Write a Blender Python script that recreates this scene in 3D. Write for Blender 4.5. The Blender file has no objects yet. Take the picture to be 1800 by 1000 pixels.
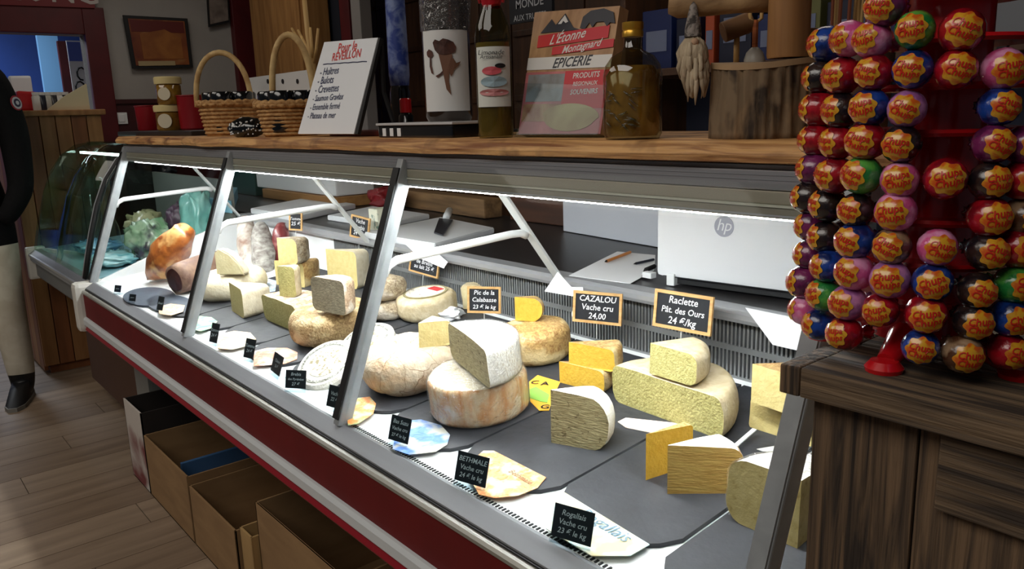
import bpy, bmesh, math, random
from mathutils import Vector, Matrix, noise
random.seed(7)
S = bpy.context.scene
COL = S.collection
PI = math.pi

# ------------------------------------------------------------------ camera
FPX = 1400.0
PITCH, ROLL, VPX = math.radians(12.1), math.radians(1.78), (-295, 232)
CAM = Vector((0.0, -0.70, 1.35))
def _ray(px, py): return Vector((px - 900, 500 - py, -FPX))
_up = Vector((-math.sin(ROLL)*math.cos(PITCH), math.cos(ROLL)*math.cos(PITCH), math.sin(PITCH)))
_x = _ray(*VPX); _x = -(_x - _up*_x.dot(_up)).normalized()
_y = _up.cross(_x)
ROT = Matrix((_x, _y, _up))                       # camera vector -> world vector
cd = bpy.data.cameras.new('camera'); cam = bpy.data.objects.new('camera', cd); COL.objects.link(cam)
cam.matrix_world = Matrix.Translation(CAM) @ ROT.to_4x4()
cd.sensor_width = 36; cd.lens = 36*FPX/1800; cd.clip_start = 0.02
S.camera = cam

# ------------------------------------------------------------------ world, lights, exposure
S.view_settings.view_transform = 'Standard'; S.view_settings.look = 'None'
S.view_settings.gamma = 1; S.view_settings.use_curve_mapping = False
S.view_settings.exposure = 0.0
w = bpy.data.worlds.new('world'); S.world = w; w.use_nodes = True
w.node_tree.nodes['Background'].inputs[0].default_value = (0.75, 0.85, 1.0, 1)
w.node_tree.nodes['Background'].inputs[1].default_value = 0.045
def area(name, loc, size, power, color=(1, .93, .84), sy=None, rot=(0, 0, 0)):
    l = bpy.data.lights.new(name, 'AREA'); l.energy = power; l.color = color
    l.shape = 'RECTANGLE'; l.size = size; l.size_y = sy or size
    o = bpy.data.objects.new(name, l); COL.objects.link(o); o.location = loc; o.rotation_euler = rot
    return o
LAMP_EMIT = 100.0
area('ceiling_light_shop', (-0.7, -1.9, 2.75), 2.2, 40, (1, .94, .86), 1.6)
area('ceiling_light_shop_far', (-3.4, -1.7, 2.75), 2.0, 26, (1, .92, .82), 1.4)
area('ceiling_light_entrance', (-4.9, 0.9, 2.75), .6, 5, (1, .92, .82), .6)
area('ceiling_light_server', (-1.6, 1.35, 2.75), 1.4, 5, (1, .88, .74), .3)
area('ceiling_light_blue_room', (-7.9, -0.3, 2.6), 1.2, 55, (.85, .93, 1), 1.2)

# ------------------------------------------------------------------ pixel to place
def ray(px, py): return ROT @ _ray(px, py)
def at(px, py, x=None, y=None, z=None):
    r = ray(px, py)
    if x is not None: t = (x - CAM.x)/r.x
    elif y is not None: t = (y - CAM.y)/r.y
    else: t = (z - CAM.z)/r.z
    return CAM + r*t
DZ, DS = 0.745, 0.10                                # display deck: front height and slope
def deckz(y): return DZ + DS*y
def dk(px, py, up=0.0):
    r = ray(px, py); t = (DZ + up + DS*CAM.y - CAM.z)/(r.z - DS*r.y)
    return CAM + r*t
SL = 0.0075                                          # slate top above the deck

# ------------------------------------------------------------------ materials
def lin(c):
    return tuple(((v/255)/12.92 if v/255 <= .04045 else ((v/255+.055)/1.055)**2.4) for v in c)
MATS = {}
def mat(name, c1, c2=None, scale=12, rough=.55, metal=0.0, bump=0.0, bscale=None, stretch=(1, 1, 1), spec=.5,
        coat=0.0, detail=6, lo=.35, hi=.65, emit=0.0, c3=None, c3scale=4, c3lo=.5, c3hi=.62, sub=0.0, kind='noise', dist=.4):
    if name in MATS: return MATS[name]
    m = bpy.data.materials.new(name); m.use_nodes = True; N = m.node_tree.nodes; L = m.node_tree.links
    b = N['Principled BSDF']; c1 = lin(c1)
    b.inputs['Base Color'].default_value = (*c1, 1); b.inputs['Roughness'].default_value = rough
    b.inputs['Metallic'].default_value = metal; b.inputs['Specular IOR Level'].default_value = spec
    b.inputs['Coat Weight'].default_value = coat; b.inputs['Coat Roughness'].default_value = .12
    if sub: b.inputs['Subsurface Weight'].default_value = sub; b.inputs['Subsurface Scale'].default_value = .01
    if emit:
        b.inputs['Emission Color'].default_value = (*c1, 1); b.inputs['Emission Strength'].default_value = emit
    if c2 or bump:
        tc = N.new('ShaderNodeTexCoord'); mp = N.new('ShaderNodeMapping'); L.new(tc.outputs['Object'], mp.inputs[0])
        mp.inputs['Scale'].default_value = stretch
        def tex(s):
            if kind == 'voronoi':
                t = N.new('ShaderNodeTexVoronoi'); t.feature = 'DISTANCE_TO_EDGE'; t.inputs['Scale'].default_value = s; out = t.outputs['Distance']
            elif kind == 'wave':
                t = N.new('ShaderNodeTexWave'); t.inputs['Scale'].default_value = s; t.inputs['Distortion'].default_value = 6
                t.inputs['Detail'].default_value = 3; t.inputs['Detail Scale'].default_value = 1.2; out = t.outputs['Fac']
            else:
                t = N.new('ShaderNodeTexNoise'); t.inputs['Scale'].default_value = s; t.inputs['Detail'].default_value = detail
                t.inputs['Distortion'].default_value = dist; out = t.outputs['Fac']
            L.new(mp.outputs[0], t.inputs['Vector']); return out
        if c2:
            r = N.new('ShaderNodeValToRGB'); L.new(tex(scale), r.inputs[0])
            r.color_ramp.elements[0].position = lo; r.color_ramp.elements[1].position = hi
            r.color_ramp.elements[0].color = (*c1, 1); r.color_ramp.elements[1].color = (*lin(c2), 1)
            out = r.outputs[0]
            if c3:
                t = N.new('ShaderNodeTexNoise'); t.inputs['Scale'].default_value = c3scale; t.inputs['Detail'].default_value = 3
                L.new(tc.outputs['Object'], t.inputs['Vector'])
                r2 = N.new('ShaderNodeValToRGB'); r2.color_ramp.elements[0].position = c3lo; r2.color_ramp.elements[1].position = c3hi
                L.new(t.outputs['Fac'], r2.inputs[0])
                mx = N.new('ShaderNodeMix'); mx.data_type = 'RGBA'; L.new(r2.outputs[0], mx.inputs[0]); L.new(out, mx.inputs[6])
                mx.inputs[7].default_value = (*lin(c3), 1); out = mx.outputs[2]
            L.new(out, b.inputs['Base Color'])
        if bump:
            bp = N.new('ShaderNodeBump'); bp.inputs['Strength'].default_value = min(1, bump); bp.inputs['Distance'].default_value = .004
            t = N.new('ShaderNodeTexNoise'); t.inputs['Scale'].default_value = bscale or scale*2; t.inputs['Detail'].default_value = 5
            L.new(mp.outputs[0], t.inputs['Vector']); L.new(t.outputs['Fac'], bp.inputs['Height']); L.new(bp.outputs[0], b.inputs['Normal'])
    MATS[name] = m; return m
def glassy(name, tint=(235, 245, 240), refl=1.45, rough=.02, film=0.0, wrinkle=0):
    if name in MATS: return MATS[name]
    m = bpy.data.materials.new(name); m.use_nodes = True; N = m.node_tree.nodes; L = m.node_tree.links
    N.remove(N['Principled BSDF']); out = N['Material Output']
    tr = N.new('ShaderNodeBsdfTransparent'); tr.inputs[0].default_value = (*lin(tint), 1)
    gl = N.new('ShaderNodeBsdfGlossy'); gl.inputs['Roughness'].default_value = rough
    fr = N.new('ShaderNodeLayerWeight'); fr.inputs[0].default_value = .5
    pw_ = N.new('ShaderNodeMath'); pw_.operation = 'POWER'; pw_.inputs[1].default_value = 4.0; L.new(fr.outputs['Facing'], pw_.inputs[0])
    mr = N.new('ShaderNodeMath'); mr.operation = 'MULTIPLY_ADD'; mr.inputs[1].default_value = .6 if refl > 1.4 else .25; mr.inputs[2].default_value = ((refl-1)/(refl+1))**2*1.3
    mr.use_clamp = True; L.new(pw_.outputs[0], mr.inputs[0])
    mx = N.new('ShaderNodeMixShader'); L.new(mr.outputs[0], mx.inputs[0]); L.new(tr.outputs[0], mx.inputs[1]); L.new(gl.outputs[0], mx.inputs[2])
    res = mx.outputs[0]
    if wrinkle:
        tc = N.new('ShaderNodeTexCoord'); t = N.new('ShaderNodeTexNoise'); t.inputs['Scale'].default_value = wrinkle; t.inputs['Distortion'].default_value = 2
        L.new(tc.outputs['Object'], t.inputs['Vector'])
        bp = N.new('ShaderNodeBump'); bp.inputs['Strength'].default_value = 1; bp.inputs['Distance'].default_value = .01
        L.new(t.outputs['Fac'], bp.inputs['Height']); L.new(bp.outputs[0], gl.inputs['Normal']); L.new(bp.outputs[0], fr.inputs['Normal'])
    if film:
        df = N.new('ShaderNodeBsdfDiffuse'); df.inputs[0].default_value = (.9, .92, .93, 1)
        m2 = N.new('ShaderNodeMixShader'); m2.inputs[0].default_value = film; L.new(res, m2.inputs[1]); L.new(df.outputs[0], m2.inputs[2]); res = m2.outputs[0]
    L.new(res, out.inputs[0]); MATS[name] = m; return m

def wood(name, c1, c2, axis='x', scale=9, rough=.6, bump=.25):
    st = {'x': (.12, 1.4, 1.4), 'y': (1.4, .12, 1.4), 'z': (1.4, 1.4, .12)}[axis]
    scale *= 3
    return mat(name, c1, c2, scale=scale, stretch=st, rough=rough, bump=bump, bscale=scale*2, lo=.3, hi=.7)

# ------------------------------------------------------------------ objects
def bm_new(): return bmesh.new()
def finish(name, bm, m, parent=None, smooth=False, angle=None):
    bmesh.ops.recalc_face_normals(bm, faces=bm.faces)
    me = bpy.data.meshes.new(name); bm.to_mesh(me); bm.free()
    return link(name, me, m, parent, smooth)
def link(name, me, m, parent=None, smooth=False):
    o = bpy.data.objects.new(name, me); COL.objects.link(o)
    if m is not None and not me.materials:
        for mm in (m if isinstance(m, (list, tuple)) else [m]): me.materials.append(mm)
    if smooth:
        for p in me.polygons: p.use_smooth = True
        if smooth != 'all': me.set_sharp_from_angle(angle=math.radians(40))
    if parent is not None:
        o.parent = parent; o.matrix_parent_inverse = base_mat(parent).inverted()
    return o
def base_mat(o):
    m = Matrix.LocRotScale(o.location, o.rotation_euler, o.scale)
    return base_mat(o.parent) @ o.matrix_parent_inverse @ m if o.parent else m
def tag(o, label, cat, group=None, kind=None):
    o['label'] = label; o['category'] = cat
    if group: o['group'] = group
    if kind: o['kind'] = kind
    return o
def struct(o, label=None, cat=None):
    o['kind'] = 'structure'
    if label: o['label'] = label
    if cat: o['category'] = cat
    return o
def empty(name, loc, label, cat, group=None):
    o = bpy.data.objects.new(name, None); COL.objects.link(o); o.location = loc; o.empty_display_size = .02
    return tag(o, label, cat, group)
def recenter(o):
    me = o.data; xs = [v.co for v in me.vertices]
    c = Vector(((min(v.x for v in xs)+max(v.x for v in xs))/2, (min(v.y for v in xs)+max(v.y for v in xs))/2, min(v.z for v in xs)))
    me.transform(Matrix.Translation(-c)); o.location = c; return o
# ---- shapes (into a bmesh)
def box(bm, lo, hi, bev=0.0, M=None):
    lo, hi = Vector(lo), Vector(hi); c = (lo+hi)/2; d = hi-lo
    r = bmesh.ops.create_cube(bm, size=1); vs = r['verts']
    bmesh.ops.scale(bm, vec=d, verts=vs); bmesh.ops.translate(bm, vec=c, verts=vs)
    if bev:
        es = list({e for v in vs for e in v.link_edges})
        rr = bmesh.ops.bevel(bm, geom=es, offset=bev, segments=2, affect='EDGES', profile=.6)
        vs = list({v for f in rr['faces'] for v in f.verts} | {v for v in vs if v.is_valid})
    if M is not None: bmesh.ops.transform(bm, matrix=M, verts=vs)
    return vs
def tube(bm, pts, rad, seg=8, cap=True):
    pts = [Vector(p) for p in pts]; n = len(pts); rings = []
    rads = rad if isinstance(rad, (list, tuple)) else [rad]*n
    t0 = (pts[1]-pts[0]).normalized(); ref = Vector((0, 0, 1)) if abs(t0.z) < .9 else Vector((1, 0, 0))
    u = t0.cross(ref).normalized()
    for i, p in enumerate(pts):
        t = (pts[min(i+1, n-1)]-pts[max(i-1, 0)]).normalized()
        u = (u - t*u.dot(t)).normalized(); v = t.cross(u)
        rings.append([bm.verts.new(p + (u*math.cos(2*PI*k/seg)+v*math.sin(2*PI*k/seg))*rads[i]) for k in range(seg)])
    for a, b in zip(rings, rings[1:]):
        for k in range(seg): bm.faces.new((a[k], a[(k+1) % seg], b[(k+1) % seg], b[k]))
    if cap: bm.faces.new(rings[0][::-1]); bm.faces.new(rings[-1])
    return [v for r in rings for v in r]
def lathe(bm, prof, seg=32, M=None, closed_ends=True):
    rings = []; vs = []
    for r, z in prof:
        if r < 1e-6: ring = [bm.verts.new((0, 0, z))]
        else: ring = [bm.verts.new((r*math.cos(2*PI*k/seg), r*math.sin(2*PI*k/seg), z)) for k in range(seg)]
        rings.append(ring); vs += ring
    for a, b in zip(rings, rings[1:]):
        for k in range(seg):
            k2 = (k+1) % seg
            if len(a) == 1 and len(b) == 1: continue
            if len(a) == 1: bm.faces.new((a[0], b[k2], b[k]))
            elif len(b) == 1: bm.faces.new((a[k], a[k2], b[0]))
            else: bm.faces.new((a[k], a[k2], b[k2], b[k]))
    if M is not None: bmesh.ops.transform(bm, matrix=M, verts=vs)
    return vs
def prism(bm, poly, vec):
    """poly: list of 3-D points, extruded by vec"""
    vec = Vector(vec); a = [bm.verts.new(Vector(p)) for p in poly]; b = [bm.verts.new(Vector(p)+vec) for p in poly]; n = len(a)
    bm.faces.new(a[::-1]); bm.faces.new(b)
    for k in range(n): bm.faces.new((a[k], a[(k+1) % n], b[(k+1) % n], b[k]))
    return a+b
def frame_m(o, right, up):
    right = Vector(right).normalized(); up = Vector(up); n = right.cross(up).normalized(); up = n.cross(right).normalized()
    return Matrix.Translation(Vector(o)) @ Matrix((right, up, n)).transposed().to_4x4()
def wobble(bm, amp, scale, seed=0, fine=0):
    for v in bm.verts:
        p = v.co*scale + Vector((seed*3.1, seed*1.7, seed*.9))
        v.co += noise.noise_vector(p)*amp + (noise.noise_vector(p*4)*fine if fine else Vector())
_tc = {}
def text(s, o, right, up, size, m, parent=None, shear=.2, name='lettering', align='CENTER', bold=0.0, space=1.0, lines=1.05):
    cu = bpy.data.curves.new('t', 'FONT'); cu.body = s; cu.size = size; cu.align_x = align; cu.align_y = 'CENTER'
    cu.shear = shear; cu.offset = bold*size; cu.space_character = space; cu.space_line = lines; cu.resolution_u = 2; cu.fill_mode = 'FRONT'
    to = bpy.data.objects.new('t', cu); me = bpy.data.meshes.new_from_object(to)
    bpy.data.objects.remove(to); bpy.data.curves.remove(cu)
    me.name = name; me.transform(frame_m(o, right, up)); me.materials.clear()
    return link(name, me, m, parent)
def flat(name, poly_px_or_pts, m, parent, th=.0008, vec=(0, 0, 1)):
    bm = bm_new(); prism(bm, poly_px_or_pts, Vector(vec)*th); return finish(name, bm, m, parent)
# ================================================================== THE ROOM
M_floor = wood('floor_vinyl_oak', (146, 126, 106), (118, 100, 82), 'y', 5, .5, .15)
M_floor2 = wood('floor_vinyl_oak_dark', (138, 118, 98), (110, 92, 75), 'y', 5, .5, .15)
M_floor3 = wood('floor_vinyl_oak_pale', (154, 134, 113), (126, 108, 90), 'y', 5, .5, .15)
M_gap = mat('joint_dark', (70, 58, 47), rough=.9)
M_wall = mat('wall_paint_grey_white', (168, 163, 158), (158, 153, 148), scale=3, rough=.8)
M_dred = mat('dark_red_paint', (92, 18, 24), (78, 14, 20), scale=6, rough=.5)
M_dred2 = mat('dark_red_wainscot', (70, 16, 20), (58, 12, 16), scale=6, rough=.5)
M_brown = wood('brown_panel_wood', (96, 62, 36), (66, 42, 25), 'z', 6, .5, .15)
M_brown2 = wood('brown_panel_wood_b', (86, 54, 31), (58, 37, 22), 'z', 6, .5, .15)
M_oak = wood('oak_cabinet_wood', (176, 128, 74), (140, 96, 52), 'z', 6, .5, .15)
M_pine = wood('pine_board', (176, 126, 78), (140, 94, 54), 'z', 6, .5, .2)
M_pine2 = wood('pine_board_red', (150, 92, 54), (122, 74, 42), 'z', 6, .5, .2)
M_black = mat('black_matte', (16, 16, 18), rough=.6)
M_white = mat('white_plastic', (236, 238, 238), rough=.35)
M_paper = mat('white_paper', (240, 242, 245), rough=.8)
M_cream = mat('cream_board', (222, 205, 168), rough=.7)
M_redpl = mat('red_plastic', (190, 18, 26), rough=.25, coat=.4)
M_navy = mat('navy_paint', (28, 44, 92), rough=.8)

# floor: one slab and its boards
bm = bm_new(); box(bm, (-9.6, -3.2, -.03), (2.4, 3.0, -.004)); floor = struct(finish('floor', bm, M_gap), 'wood-look plank floor of the shop', 'floor')
pw, pl = .185, 1.22
shared = {}
for ix in range(int(-6.2/pw)-1, int(.9/pw)):
    off = (ix*.41) % 1*pl
    for iy in range(-2, 2):
        y0 = iy*pl + off - .6; y1 = y0+pl
        y0, y1 = max(y0, -2.6), min(y1, 1.6)
        if y1-y0 < .1: continue
        if y0 > .35 and ix*pw > -3.5: continue
        key = (round(y1-y0, 2), (ix*7+iy*3) % 3)
        if key not in shared:
            b2 = bm_new(); d = key[0]; box(b2, (0, 0, -.004), (pw-.003, d-.003, 0))
            me = bpy.data.meshes.new('plank'); b2.to_mesh(me); b2.free(); me.materials.append([M_floor, M_floor2, M_floor3][key[1]]); shared[key] = me
        o = bpy.data.objects.new('plank', shared[key]); COL.objects.link(o); o.parent = floor; o.location = (ix*pw, y0, 0)

# far wall with doorway (plane x = WX)
WX = -6.2
dy1 = at(155, 120, x=WX).y; jy = at(200, 175, x=WX).y; dtop = at(100, 60, x=WX).z
wz = at(280, 174, x=WX).z; wy = at(415, 100, x=WX).y
bm = bm_new()
box(bm, (WX-.12, dy1, 0), (WX, wy+.2, 2.9)); box(bm, (WX-.12, -3.2, dtop), (WX, dy1, 2.9)); box(bm, (WX-.12, -3.2, 0), (WX, -1.0, dtop))
wall = struct(finish('wall_left', bm, M_wall), 'grey white far wall with a doorway to a blue room', 'wall')
bm = bm_new(); box(bm, (WX, jy, 0), (WX+.02, wy, wz)); box(bm, (WX, jy, wz-.03), (WX+.035, wy, wz+.0))
struct(finish('trim_1', bm, M_dred2, wall), None)
fr = bm_new(); fw = jy-dy1
box(fr, (WX-.13, dy1, 0), (WX+.045, jy, dtop+.18), .006); box(fr, (WX-.13, -1.15, dtop), (WX+.045, dy1, dtop+.18), .006)
box(fr, (WX-.13, -1.15, 0), (WX+.045, -1.0, dtop+.18), .006)
struct(finish('door_1', fr, M_dred), 'dark red painted door frame of the far doorway', 'door frame')
# corner post and server-side walls
cy = wy
bm = bm_new(); box(bm, (WX-.02, cy-.02, 0), (WX+.06, cy+.16, 2.9), .005); struct(finish('trim_2', bm, M_dred), 'dark red corner post at the end of the far wall', 'post')
BY = 2.45
bm = bm_new(); box(bm, (WX-.3, BY, 0), (1.8, BY+.1, 2.9)); wb = struct(finish('wall_back', bm, mat('dark_back_wall', (26, 20, 18), rough=.8)), 'dark back wall behind the counter', 'wall')
x = at(636, 100, y=BY).x; i = 0
x_end = at(1330, 100, y=BY).x
while x < x_end:
    b2 = bm_new(); wd = .30
    box(b2, (x+.006, BY-.035, .2), (x+wd-.006, BY, 2.85), .004); pp = finish('panel', b2, [M_brown, M_brown2][i % 2], wb)
    for zz in (1.42, 1.78, 2.1):
        b2 = bm_new(); box(b2, (x+.03, BY-.05, zz), (x+wd-.03, BY-.035, zz+.035), .004); finish('moulding', b2, M_brown2, pp)
    x += wd; i += 1
bm = bm_new(); box(bm, (WX-.3, -3.2, 2.9), (2.4, 3.0, 2.95)); struct(finish('ceiling', bm, mat('ceiling_paint', (150, 146, 140), rough=.9)), 'plain painted ceiling above the shop', 'ceiling')

# blue room behind the doorway
bx_ = -9.2
bm = bm_new(); box(bm, (bx_-.1, -3.2, 0), (bx_, 3.0, 2.9)); struct(finish('wall_blue_room', bm, mat('blue_wall_paint', (34, 66, 140), (30, 58, 124), scale=2, rough=.8)), 'deep blue wall seen through the far doorway', 'wall')
bm = bm_new(); a = at(70, 100, x=-8.6); b = at(106, 100, x=-8.6); box(bm, (-8.66, a.y, 0), (-8.6, b.y, 2.6)); struct(finish('wall_pale_blue', bm, mat('pale_blue_paint', (120, 175, 225), rough=.8)), 'pale blue wall strip inside the far room', 'wall')
bm = bm_new(); a = at(104, 100, x=-8.2); b = at(136, 100, x=-8.2); box(bm, (-8.24, a.y, 0), (-8.2, b.y+.2, at(110, 72, x=-8.2).z), .004); dr = finish('cupboard_door', bm, M_dred2); recenter(dr)
tag(dr, 'dark red tall door standing in the blue room', 'door')
a = at(127, 150, x=-7.4); b = at(149, 72, x=-7.4)
bn = empty('banner', (-7.4, (a.y+b.y)/2, 0), 'white roll-up banner with blue top inside the far room', 'banner')
bm = bm_new(); box(bm, (-7.405, a.y, .1), (-7.4, b.y, b.z), 0); finish('sheet', bm, M_paper, bn)
bm = bm_new(); box(bm, (-7.4, a.y+.005, b.z-.16), (-7.398, b.y-.005, b.z-.01)); finish('blue_band', bm, mat('banner_blue', (92, 112, 196), rough=.7), bn)
bm = bm_new(); box(bm, (-7.45, a.y-.02, 0), (-7.36, b.y+.02, .1), .01); finish('base', bm, M_black, bn)
bm = bm_new()
for k in range(3):
    c = Vector((-7.397, (a.y+b.y)/2+.012*(-1)**k, b.z-.26-.11*k)); tube(bm, [c+Vector((0, .035*math.cos(t*.7), .05*math.sin(t*.7))) for t in range(8)], .007, 5)
finish('drawing', bm, M_black, bn)

# wall pictures and sign
def wall_pic(name, px, mf, mp, label, cat, extra=None, lean=.03):
    pts = [at(*p, x=WX+.03) for p in px]
    c = sum(pts, Vector())/4; e = empty(name, c, label, cat)
    bm = bm_new(); prism(bm, [p for p in pts], (.02, 0, 0)); finish('frame', bm, mf, e)
    ins = [c+(p-c)*.88+Vector((.021, 0, 0)) for p in pts]; flat('picture', ins, mp, e, .002, (1, 0, 0))
    return e, pts, c
M_pic = mat('poster_ochre', (150, 84, 36), (100, 40, 26), scale=5, rough=.5, c3=(178, 140, 84), c3scale=3)
e, pts, c = wall_pic('framed_poster', [(215, 27), (328, 33), (338, 119), (232, 121)], M_black, M_pic, 'large framed ochre and brown poster on the far wall', 'poster')
def q(pts, u, v, dx=.024):
    return pts[0].lerp(pts[1], u).lerp(pts[3].lerp(pts[2], u), v)+Vector((dx, 0, 0))
flat('picture_band', [q(pts, .08, .08), q(pts, .92, .08), q(pts, .92, .3), q(pts, .08, .3)], mat('poster_red', (96, 28, 24), rough=.5), e, .001, (1, 0, 0))
flat('picture_house', [q(pts, .2, .34), q(pts, .6, .24), q(pts, .85, .4), q(pts, .85, .82), q(pts, .2, .82)], mat('poster_gold', (160, 100, 44), (136, 78, 34), scale=9, rough=.5), e, .0016, (1, 0, 0))
flat('caption_strip', [q(pts, .1, .86), q(pts, .7, .86), q(pts, .7, .95), q(pts, .1, .95)], mat('poster_cream', (170, 150, 110), rough=.6), e, .0016, (1, 0, 0))
wall_pic('small_picture', [(361, -30), (398, -30), (402, 40), (366, 48)], M_black, mat('sepia_print', (140, 126, 116), (92, 78, 72), scale=12, rough=.6), 'small framed sepia picture high on the far wall', 'picture')
pts = [at(*p, x=WX+.03) for p in [(-40, -40), (165, -34), (165, 15), (-40, 8)]]
sg = empty('shop_sign', sum(pts, Vector())/4, 'red sign board with pale capital letters above doorway', 'sign')
bm = bm_new(); prism(bm, pts, (.03, 0, 0)); finish('board', bm, mat('sign_red', (120, 22, 28), rough=.5), sg)
o_ = at(92, -14, x=WX+.062); text('LONG', o_, (0, 1, 0), (0, 0, 1), .20, mat('sign_letters', (200, 190, 186), rough=.6), sg, shear=0, bold=.01)
# wall switch
c = at(213, 208, x=WX+.02); bm = bm_new(); box(bm, c-Vector((0, .04, .04)), c+Vector((.012, .04, .04)), .004)
sw = empty('wall_socket', c, 'small white square switch on the dark red wainscot', 'switch'); finish('plate', bm, M_white, sw)
bm = bm_new(); box(bm, c+Vector((.012, -.02, -.025)), c+Vector((.017, .02, .025)), .002); finish('rocker', bm, M_white, sw)

# ---- pine cabinet under/behind the far case
CX = -4.95
ya, yb, zt = at(40, 400, x=CX).y, at(176, 190, x=CX).y, at(176, 192, x=CX).z
cb = empty('pine_cabinet', (CX-.5, (ya+yb)/2, 0), 'tall pine board cabinet standing beside the far doorway', 'cabinet')
n = 6
for k in range(n):
    y0 = ya+(yb-ya)*k/n; b2 = bm_new(); box(b2, (CX-.022, y0+.002, .05), (CX, y0+(yb-ya)/n-.002, zt-.03), .003); finish('board', b2, [M_pine, M_pine2, M_pine][k % 3], cb)
for k in range(9):
    x0 = CX-1.15+.125*k; b2 = bm_new(); box(b2, (x0+.002, ya, .02), (x0+.123, ya+.02, zt-.03), .003); finish('board', b2, [M_pine2, M_pine][k % 2], cb)
bm = bm_new(); box(bm, (CX-1.2, ya-.03, zt-.03), (CX+.03, yb+.02, zt), .006); finish('top', bm, M_pine, cb)
bm = bm_new(); box(bm, (CX-1.12, ya+.03, 0), (CX-.03, yb-.02, zt-.04)); finish('carcass', bm, M_pine2, cb)
# goods on top of the cabinet
ct = zt
pA = [at(*p, x=CX-.02) for p in [(82, 188), (158, 188), (152, 147), (112, 170)]]
for p in pA[:2]: p.z = ct
bm = bm_new(); prism(bm, pA, (-.02, 0, 0)); o = finish('display_side_board', bm, M_cream); recenter(o); tag(o, 'cream sloping side board standing on the pine cabinet', 'board')
cols = [((220, 220, 215), 'white'), ((40, 44, 56), 'dark'), ((196, 196, 186), 'pale'), ((60, 60, 62), 'grey'), ((226, 226, 220), 'ivory'), ((38, 36, 44), 'black')]
for k in range(6):
    c = at(64+10*k, 172, x=CX-.16); c.z = ct
    j = empty('small_jar', c, '%s-labelled small jar on the pine cabinet, number %s from the doorway side' % (cols[k][1], ['one', 'two', 'three', 'four', 'five', 'six'][5-k]), 'jar', 'small jars on the pine cabinet')
    bm = bm_new(); lathe(bm, [(0, 0), (.022, 0), (.024, .01), (.024, .075), (.017, .085), (0, .086)], 14, Matrix.Translation(c)); finish('glass', bm, mat('jar_'+cols[k][1], cols[k][0], rough=.25), j, True)
    bm = bm_new(); lathe(bm, [(0, .084), (.02, .084), (.021, .1), (0, .101)], 14, Matrix.Translation(c)); finish('lid', bm, M_white, j, True)
c = at(47, 168, x=CX-.25); c.z = ct
bm = bm_new(); box(bm, c+Vector((-.05, -.05, 0)), c+Vector((.05, .05, .11)), .012); wobble(bm, .012, 12); o = finish('gift_bag', bm, mat('red_wrap', (190, 30, 34), rough=.4)); tag(recenter(o), 'crumpled red packet on the pine cabinet', 'packet')
c = at(35, 150, x=CX-.45); c.z = ct
bm = bm_new(); box(bm, c+Vector((-.05, -.05, 0)), c+Vector((.05, .05, .2)), .012); wobble(bm, .01, 12); o = finish('white_packet', bm, M_paper); tag(recenter(o), 'upright white packet at the back of the pine cabinet', 'packet')

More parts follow.
